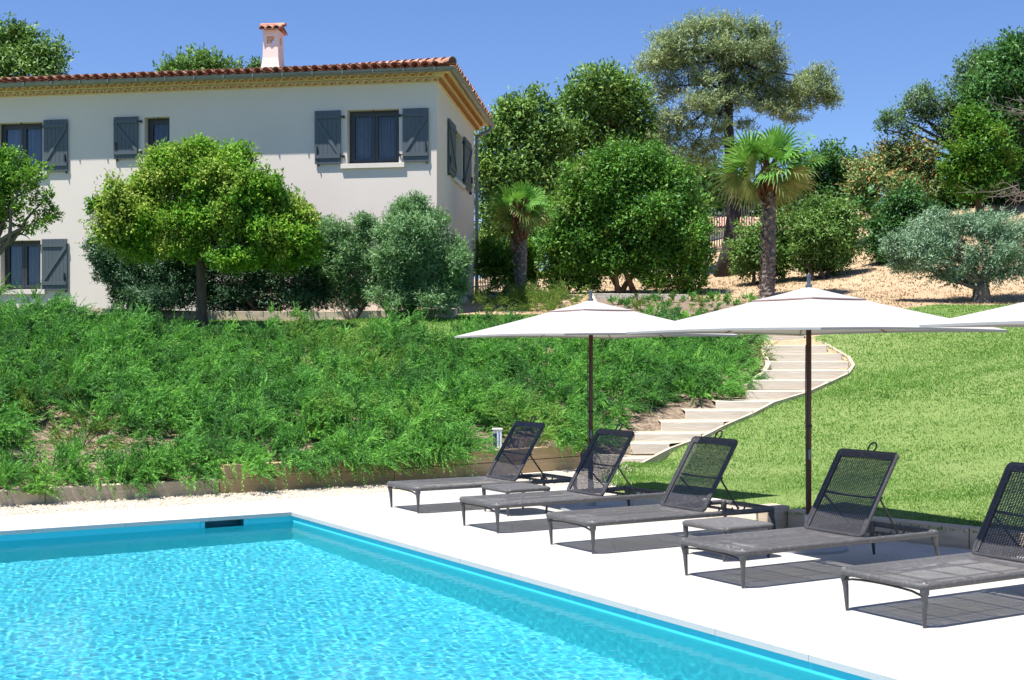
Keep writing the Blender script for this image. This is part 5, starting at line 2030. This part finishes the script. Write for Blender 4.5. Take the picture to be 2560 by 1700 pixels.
bare = [hit(118, 1095), hit(160, 1075), hit(300, 1152), hit(365, 1135), hit(255, 1165), hit(30, 1160), hit(90, 1120), hit(340, 1160), hit(415, 1140), hit(20, 1200)]
bare_r = [.56, .46, .54, .46, .44, .46, .42, .38, .34, .42]
bare += [wall_pt(4.3) + D2 * .3, hit(1490, 1085), hit(1530, 1110), hit(1590, 1060), hit(1640, 1040), hit(1870, 950), hit(1850, 975), hit(1880, 915), hit(1560, 1090)]
bare_r += [.55, .3, .3, .22, .2, .3, .25, .25, .25]
bx, by = [], []
while len(bx) < 445:
    x, y = R.uniform(-13, 6.2), R.uniform(12, 27.5)
    if not inside(BANK, np.array([x]), np.array([y]))[0] or abs(x) > .46 * y + 1.0:
        continue
    if any(math.hypot(x - b_[0], y - b_[1]) < r_ + .12 for b_, r_ in zip(bare, bare_r)):
        continue
    if min(math.hypot(x - a, y - b_) for a, b_ in zip(bx, by)) < .36 if bx else False:
        if R.random() < .95:
            continue
    dt = dist_poly(BANKTOP + BANKTOP[::-1], np.array([x]), np.array([y]))[0]
    if -7.6 < x < 2.5 and dt < 1.0 and R.random() < .86:
        continue
    bx.append(x)
    by.append(y)
bx, by = np.array(bx), np.array(by)
bz = H(bx, by)
wd_ = dist_poly([tuple(p[:2]) for p in WALL_LINE] + [tuple(p[:2]) for p in WALL_LINE[::-1]], bx, by)
V = []
for x, y, z, w in zip(bx, by, bz, wd_):
    near_path = dist_poly([tuple(l[:2]) for l, r in STEPS] + [tuple(l[:2]) for l, r in STEPS[::-1]], np.array([x]), np.array([y]))[0]
    if near_path < .42:
        continue
    sc = np.clip(.55 + .5 * min(w, near_path + .1), .5, 1.0)
    r = R.uniform(.34, .62) * (.8 + .2 * sc)
    h = R.uniform(.30, .80) * sc
    if w < .42 and to_ab(x, y)[0] < .2:
        r, h = r * .6, h * .5
    V.append(mound_plumes(np.array([x, y, z]), r, h, int(175 * R.uniform(.8, 1.2)), (.28, .04, .24), stations=12))
# trailing sprays over the timber wall
hang = []
for lo_, hi_, n in ((.30, .55, 20), (.75, 1.35, 60), (1.35, 2.1, 90), (2.1, 2.5, 46), (2.6, 3.3, 110), (3.3, 3.55, 20), (-1.6, -1.1, 8), (-.4, -.15, 14), (.0, .2, 10)):
    a = R.uniform(lo_, hi_, n)
    for aa in a:
        p = wall_pt(aa)
        p[2] = (.335 if aa > .05 else .165) + R.uniform(.0, .10)
        p += D2 * R.uniform(-.01, .22)
        hang.append(p)
hang = np.array(hang)
hd_ = nz(-D2[None, :] * R.uniform(.35, 1.0, (len(hang), 1)) + np.array([0, 0, .25]) + unit(len(hang)) * .35)
V.append(plumes(hang, hd_, R.uniform(.2, .38, len(hang)), R.uniform(.5, 1.25, len(hang)), stations=13, ll=.06))
o = leaves_obj('juniper_ground_cover', cat(V), 3, M['juniper'], base=(-3, 20, .5))
tag(o, 'dense feathery green ground cover spilling down the bank to the timber wall', 'ground cover', kind='stuff')

# single plants standing apart on the thin patch of the bank
SP = 'young feathery shrubs on the bare part of the bank'
for lab, (u, v), r, h, mt, n in (
        ('large feathery green shrub just above the timber wall near the left edge', (120, 1205), .62, .42, 'juniper', 260),
        ('low feathery shrub above the timber wall, right of the largest one', (318, 1200), .40, .26, 'juniper', 150),
        ('feathery shrub trailing over the timber wall where its second course begins', (440, 1185), .42, .30, 'juniper', 170),
        ('yellow green feathery shrub in the middle of the bare patch', (205, 1125), .46, .34, 'juniper_y', 170),
        ('yellowish feathery shrub upslope of the bare patch at the left', (75, 1050), .60, .42, 'juniper_y', 230),
        ('dark feathery shrub cut by the left edge beside the bare patch', (5, 1120), .42, .34, 'juniper', 150),
        ('tiny feathery shrub at the right end of the timber wall', (1482, 1112), .20, .18, 'juniper', 70),
        ('yellowish feathery shrub beside the upper garden steps', (1850, 905), .55, .35, 'juniper_y', 160)):
    c = hit(u, v)
    if u == 1482:
        c = np.array([1.28, 20.6, Hs(1.28, 20.6)])
    t = thing('feathery_shrub', c, lab, 'shrub', SP)
    leaves_obj('foliage', mound_plumes(c, r, h, n, (.12, -.05, .45), stations=9), 3, M[mt], t)
    mb = MB()
    for _ in range(5):
        mb.tube(wander(c - np.array([0, 0, .03]), c + np.array([R.normal() * r * .4, R.normal() * r * .4, h * .8]), 3, .03), [.012, .010, .007, .004], 5)
    build('stems', mb, M['bark'], t)

# clipped juniper band in front of the shorter palm
V = []
for k in range(75):
    u, v = R.uniform(1108, 1335), R.uniform(694, 716)
    p = at(u * D, 0, R.uniform(30.6, 33.2))
    p[2] = Hs(p[0], p[1])
    V.append(mound_plumes(p, .4, .34, 34, (.1, 0, .5), stations=8))
o = leaves_obj('low_hedge', cat(V), 3, M['juniper_y'], base=at(1220 * D, 785, 31.5))
tag(o, 'low spreading yellow green hedge at the foot of the shorter palm', 'hedge')
# the planting bed with its young plants
mb = MB()
bed = [(3.0, 28.0), (5.9, 28.2), (6.4, 30.6), (4.6, 33.0), (1.9, 32.6), (2.0, 30.0)]
rows = []
cxy = np.mean(bed, 0)
N = 14
for i in range(N + 1):
    s = i / N
    row = []
    for k in range(40):
        f = k / 40 * len(bed)
        a, b_ = np.array(bed[int(f)]), np.array(bed[(int(f) + 1) % len(bed)])
        e = a + (b_ - a) * (f % 1)
        p = cxy + (e - cxy) * s
        row.append([p[0], p[1], Hs(*p) + .03 - .05 * (s > .95)])
    rows.append(row)
mb.strip(rows, closed=True)
o = struct('planting_bed', mb, M['mulch'], smooth=True)
bx_ = thing('bed_wall', (4.2, 27.75, 2.0), 'timber wall holding the planting bed above the top garden step', 'retaining wall')
for z0 in (1.93, 2.08):
    mb = MB()
    mb.beam((3.3, 27.75, z0 + .07), (6.15, 27.85, z0 + .07), .12, .145)
    build('sleeper', mb, M['step_timber'], bx_, bevel=.008)
be = thing('bed_border', (2.0, 30.5, 2.65), 'pale timber border along the left side of the planting bed', 'edging')
for (x0, y0), (x1, y1) in (((2.05, 29.7), (1.95, 31.2)), ((1.95, 31.2), (1.95, 32.6)), ((2.0, 32.62), (4.4, 33.0))):
    mb = MB()
    mb.beam((x0, y0, Hs(x0, y0) + .06), (x1, y1 - .004, Hs(x1, y1) + .06), .1, .2)
    build('sleeper', mb, M['step_timber'], be, bevel=.008)
proto = None
PG = 'young plants set out in the planting bed'
for k, (u, v, s) in enumerate(((1467, 700, 1.0), (1502, 694, 1.1), (1530, 714, 1.2), (1556, 694, 1.0), (1585, 690, 1.1), (1566, 726, 1.0), (1612, 700, .9), (1640, 716, 1.1), (1690, 700, 1.15), (1500, 728, 1.0),
                              (1440, 706, 1.0), (1536, 738, 1.0), (1600, 726, .9), (1665, 690, .8), (1725, 690, .8), (1480, 712, .9), (1420, 700, .9), (1640, 690, .8), (1520, 690, .8), (1600, 745, 1.0))):
    c = hit(u * D, v * D + 8, 27.9, 40)
    r = .16 * s
    t = thing('bed_plant', c, 'young bushy green plant in the bare soil of the planting bed', 'plant', PG)
    leaves_obj('foliage', mound_plumes(c, r, .26 * s, 70, (.0, 0, .55), Lr=(.12, .22), stations=8), 3, M['juniper' if k % 3 else 'juniper_y'], t)

# ------------------------------------------------------------------ fences and the neighbouring roof
def picket_fence(label, p, q_, n, h, mat, rails=(0.2, .85)):
    p, q_ = np.asarray(p, float), np.asarray(q_, float)
    t = thing('picket_fence', (p + q_) / 2, label, 'fence')
    for k in range(n):
        mb = MB()
        c = p + (q_ - p) * k / (n - 1)
        c = np.array([c[0], c[1], Hs(c[0], c[1]) - .05])
        mb.box(c + np.array([0, 0, h / 2]), (.035, .03, h))
        mb.add([c + np.array([-.017, -.015, h]), c + np.array([.017, -.015, h]), c + np.array([.017, .015, h]), c + np.array([-.017, .015, h]), c + np.array([0, 0, h + .06])], [(0, 1, 4), (1, 2, 4), (2, 3, 4), (3, 0, 4)])
        build('picket', mb, mat, t)
    for r in rails:
        mb = MB()
        a, b = p.copy(), q_.copy()
        a[2], b[2] = Hs(a[0], a[1]) + h * r, Hs(b[0], b[1]) + h * r
        mb.beam(a + np.array([0, .035, 0]), b + np.array([0, .035, 0]), .03, .04)
        build('rail', mb, mat, t)
    return t


picket_fence('pale picket fence between the villa downpipe and the shorter palm', at(1170, 722, 39), at(1300, 722, 39), 22, 1.05, M['fence_pale'])
picket_fence('dark metal fence beside the pine trunk in front of the neighbouring roof', at(1755, 610, 48), at(1885, 600, 48.5), 22, 1.25, M['fence'])
picket_fence('metal fence on the slope between two round bushes below the orange tree', at(2080, 520, 49.5), at(2220, 515, 50), 26, 1.15, M['fence'])
picket_fence('grey metal fence at the top of the slope left of the big dark tree', at(2300, 505, 50), at(2372, 500, 50.3), 14, 1.15, M['fence'])

nb = at(1815, 590, 66)
t = thing('neighbour_house', (nb[0], nb[1], 5.2), 'neighbouring house with a low pink tiled roof behind the pine trunk', 'house')
mb = MB()
mb.box((nb[0], nb[1] + 2, 6.4), (5.6, 4, 3.2))
build('wall', mb, M['stucco'], t)
mb = MB()
for k in range(28):
    x = nb[0] - 3.0 + k * .22
    rows = []
    for i in range(6):
        an = math.pi * i / 5
        rows.append([[x + math.cos(an) * .11, nb[1] - .4, 8.0 + math.sin(an) * .08], [x + math.cos(an) * .11, nb[1] + 2.2, 8.72 + math.sin(an) * .08]])
    mb.strip(rows)
mb.add([(nb[0] - 3.1, nb[1] - .38, 7.99), (nb[0] + 3.1, nb[1] - .38, 7.99), (nb[0] + 3.1, nb[1] + 2.2, 8.7), (nb[0] - 3.1, nb[1] + 2.2, 8.7), (nb[0] - 3.1, nb[1] + 4.6, 8.0), (nb[0] + 3.1, nb[1] + 4.6, 8.0)], [(0, 1, 2, 3), (3, 2, 5, 4)])
build('roof', mb, solid('pink_roof', (.55, .33, .25), (.44, .24, .17), 2, .9), t)


# ------------------------------------------------------------------ grass
def blades(n, xr, yr, poly, dens_fn, hgt, wid, per, name, mat, label, base, z=None):
    x = R.uniform(*xr, n)
    y = yr[0] + (yr[1] - yr[0]) * R.random(n) ** 1.35
    ok = inside(poly, x, y) & (np.abs(x) < .45 * y + .9)
    x, y = x[ok], y[ok]
    zz = H(x, y)
    P = np.repeat(np.stack([x, y, zz - .01], 1), per, 0)
    k = len(P)
    sc = np.clip(P[:, 1] / 16, .75, 1.5)
    P[:, :2] += R.normal(size=(k, 2)) * .055 * sc[:, None]
    d = nz(R.normal(size=(k, 3)) * np.array([.55, .55, .1]) + np.array([0, 0, 1.0]))
    w = nz(np.cross(d, unit(k))) * (wid * sc * R.uniform(.7, 1.3, k) * .5)[:, None]
    l = (hgt * R.uniform(.5, 1.2, k) * (.8 + .2 * sc))[:, None]
    o = leaves_obj(name, np.stack([P - w, P + w, P + d * l], 1), 3, mat, base=base)
    tag(o, label, 'grass', kind='stuff')


blades(215000, (-1, 15), (8.2, 31.2), LAWN, None, .036, .0125, 4, 'lawn_grass', M['grass'], 'short mown grass covering the sloping lawn right of the steps', (6, 20, 1))
blades(62000, (-14.5, 3.2), (21, 31), TERR_LAWN, None, .055, .018, 4, 'terrace_grass', M['grass'], 'short mown grass on the terrace between the bank and the villa', (-4, 27, 2.3))
DRY = [(6.4, 28.6), (7.6, 29.0), (9.5, 30.1), (13, 30.7), (24, 31.2), (24, 52), (3, 48), (2.2, 33.2), (4.6, 33.1), (6.4, 30.6)]
blades(15000, (1.5, 20), (28.5, 50), DRY, None, .05, .028, 3, 'dry_grass', M['straw'], 'sparse straw coloured grass on the dry slope under the trees', (10, 38, 4))

# ------------------------------------------------------------------ light, sky, camera
LD = Vector((.305, .232, -1)).normalized()
sun = bpy.data.lights.new('sun', 'SUN')
sun.energy = 5.0
sun.angle = rad(.53)
sun.cycles.is_caustics_light = True
sun.color = (1, .955, .89)
so = bpy.data.objects.new('sun', sun)
COL.objects.link(so)
so.rotation_euler = LD.to_track_quat('-Z', 'Y').to_euler()
W_ = bpy.data.worlds.new('World')
S.world = W_
W_.use_nodes = True
nt = W_.node_tree
bg = nt.nodes['Background']
sky = nt.nodes.new('ShaderNodeTexSky')
sky.sky_type = 'NISHITA'
sky.sun_disc = False
sky.sun_elevation = math.asin(-LD.z)
sky.sun_rotation = math.atan2(-LD.x, -LD.y)
sky.altitude = 50
sky.air_density = 1.0
sky.dust_density = 0.1
sky.ozone_density = 5.0
nt.links.new(mixc(nt, 1.0, sky.outputs[0], (.86, .96, 1.22), 'MULTIPLY'), bg.inputs[0])
bg.inputs[1].default_value = .069

cam = bpy.data.cameras.new('camera')
cam.sensor_width = 36
cam.lens = 36 * FPX / 2560
cam.shift_y = (VH - 850) / 2560
cam.clip_end = 3000
co = bpy.data.objects.new('camera', cam)
COL.objects.link(co)
co.location = (0, 0, EYE)
co.rotation_euler = (rad(90), 0, 0)
S.camera = co
S.render.engine = 'CYCLES'
S.cycles.max_bounces = 8
S.cycles.transparent_max_bounces = 16
S.view_settings.view_transform = 'Standard'
S.view_settings.look = 'None'
S.view_settings.exposure = .9
S.view_settings.gamma = 1
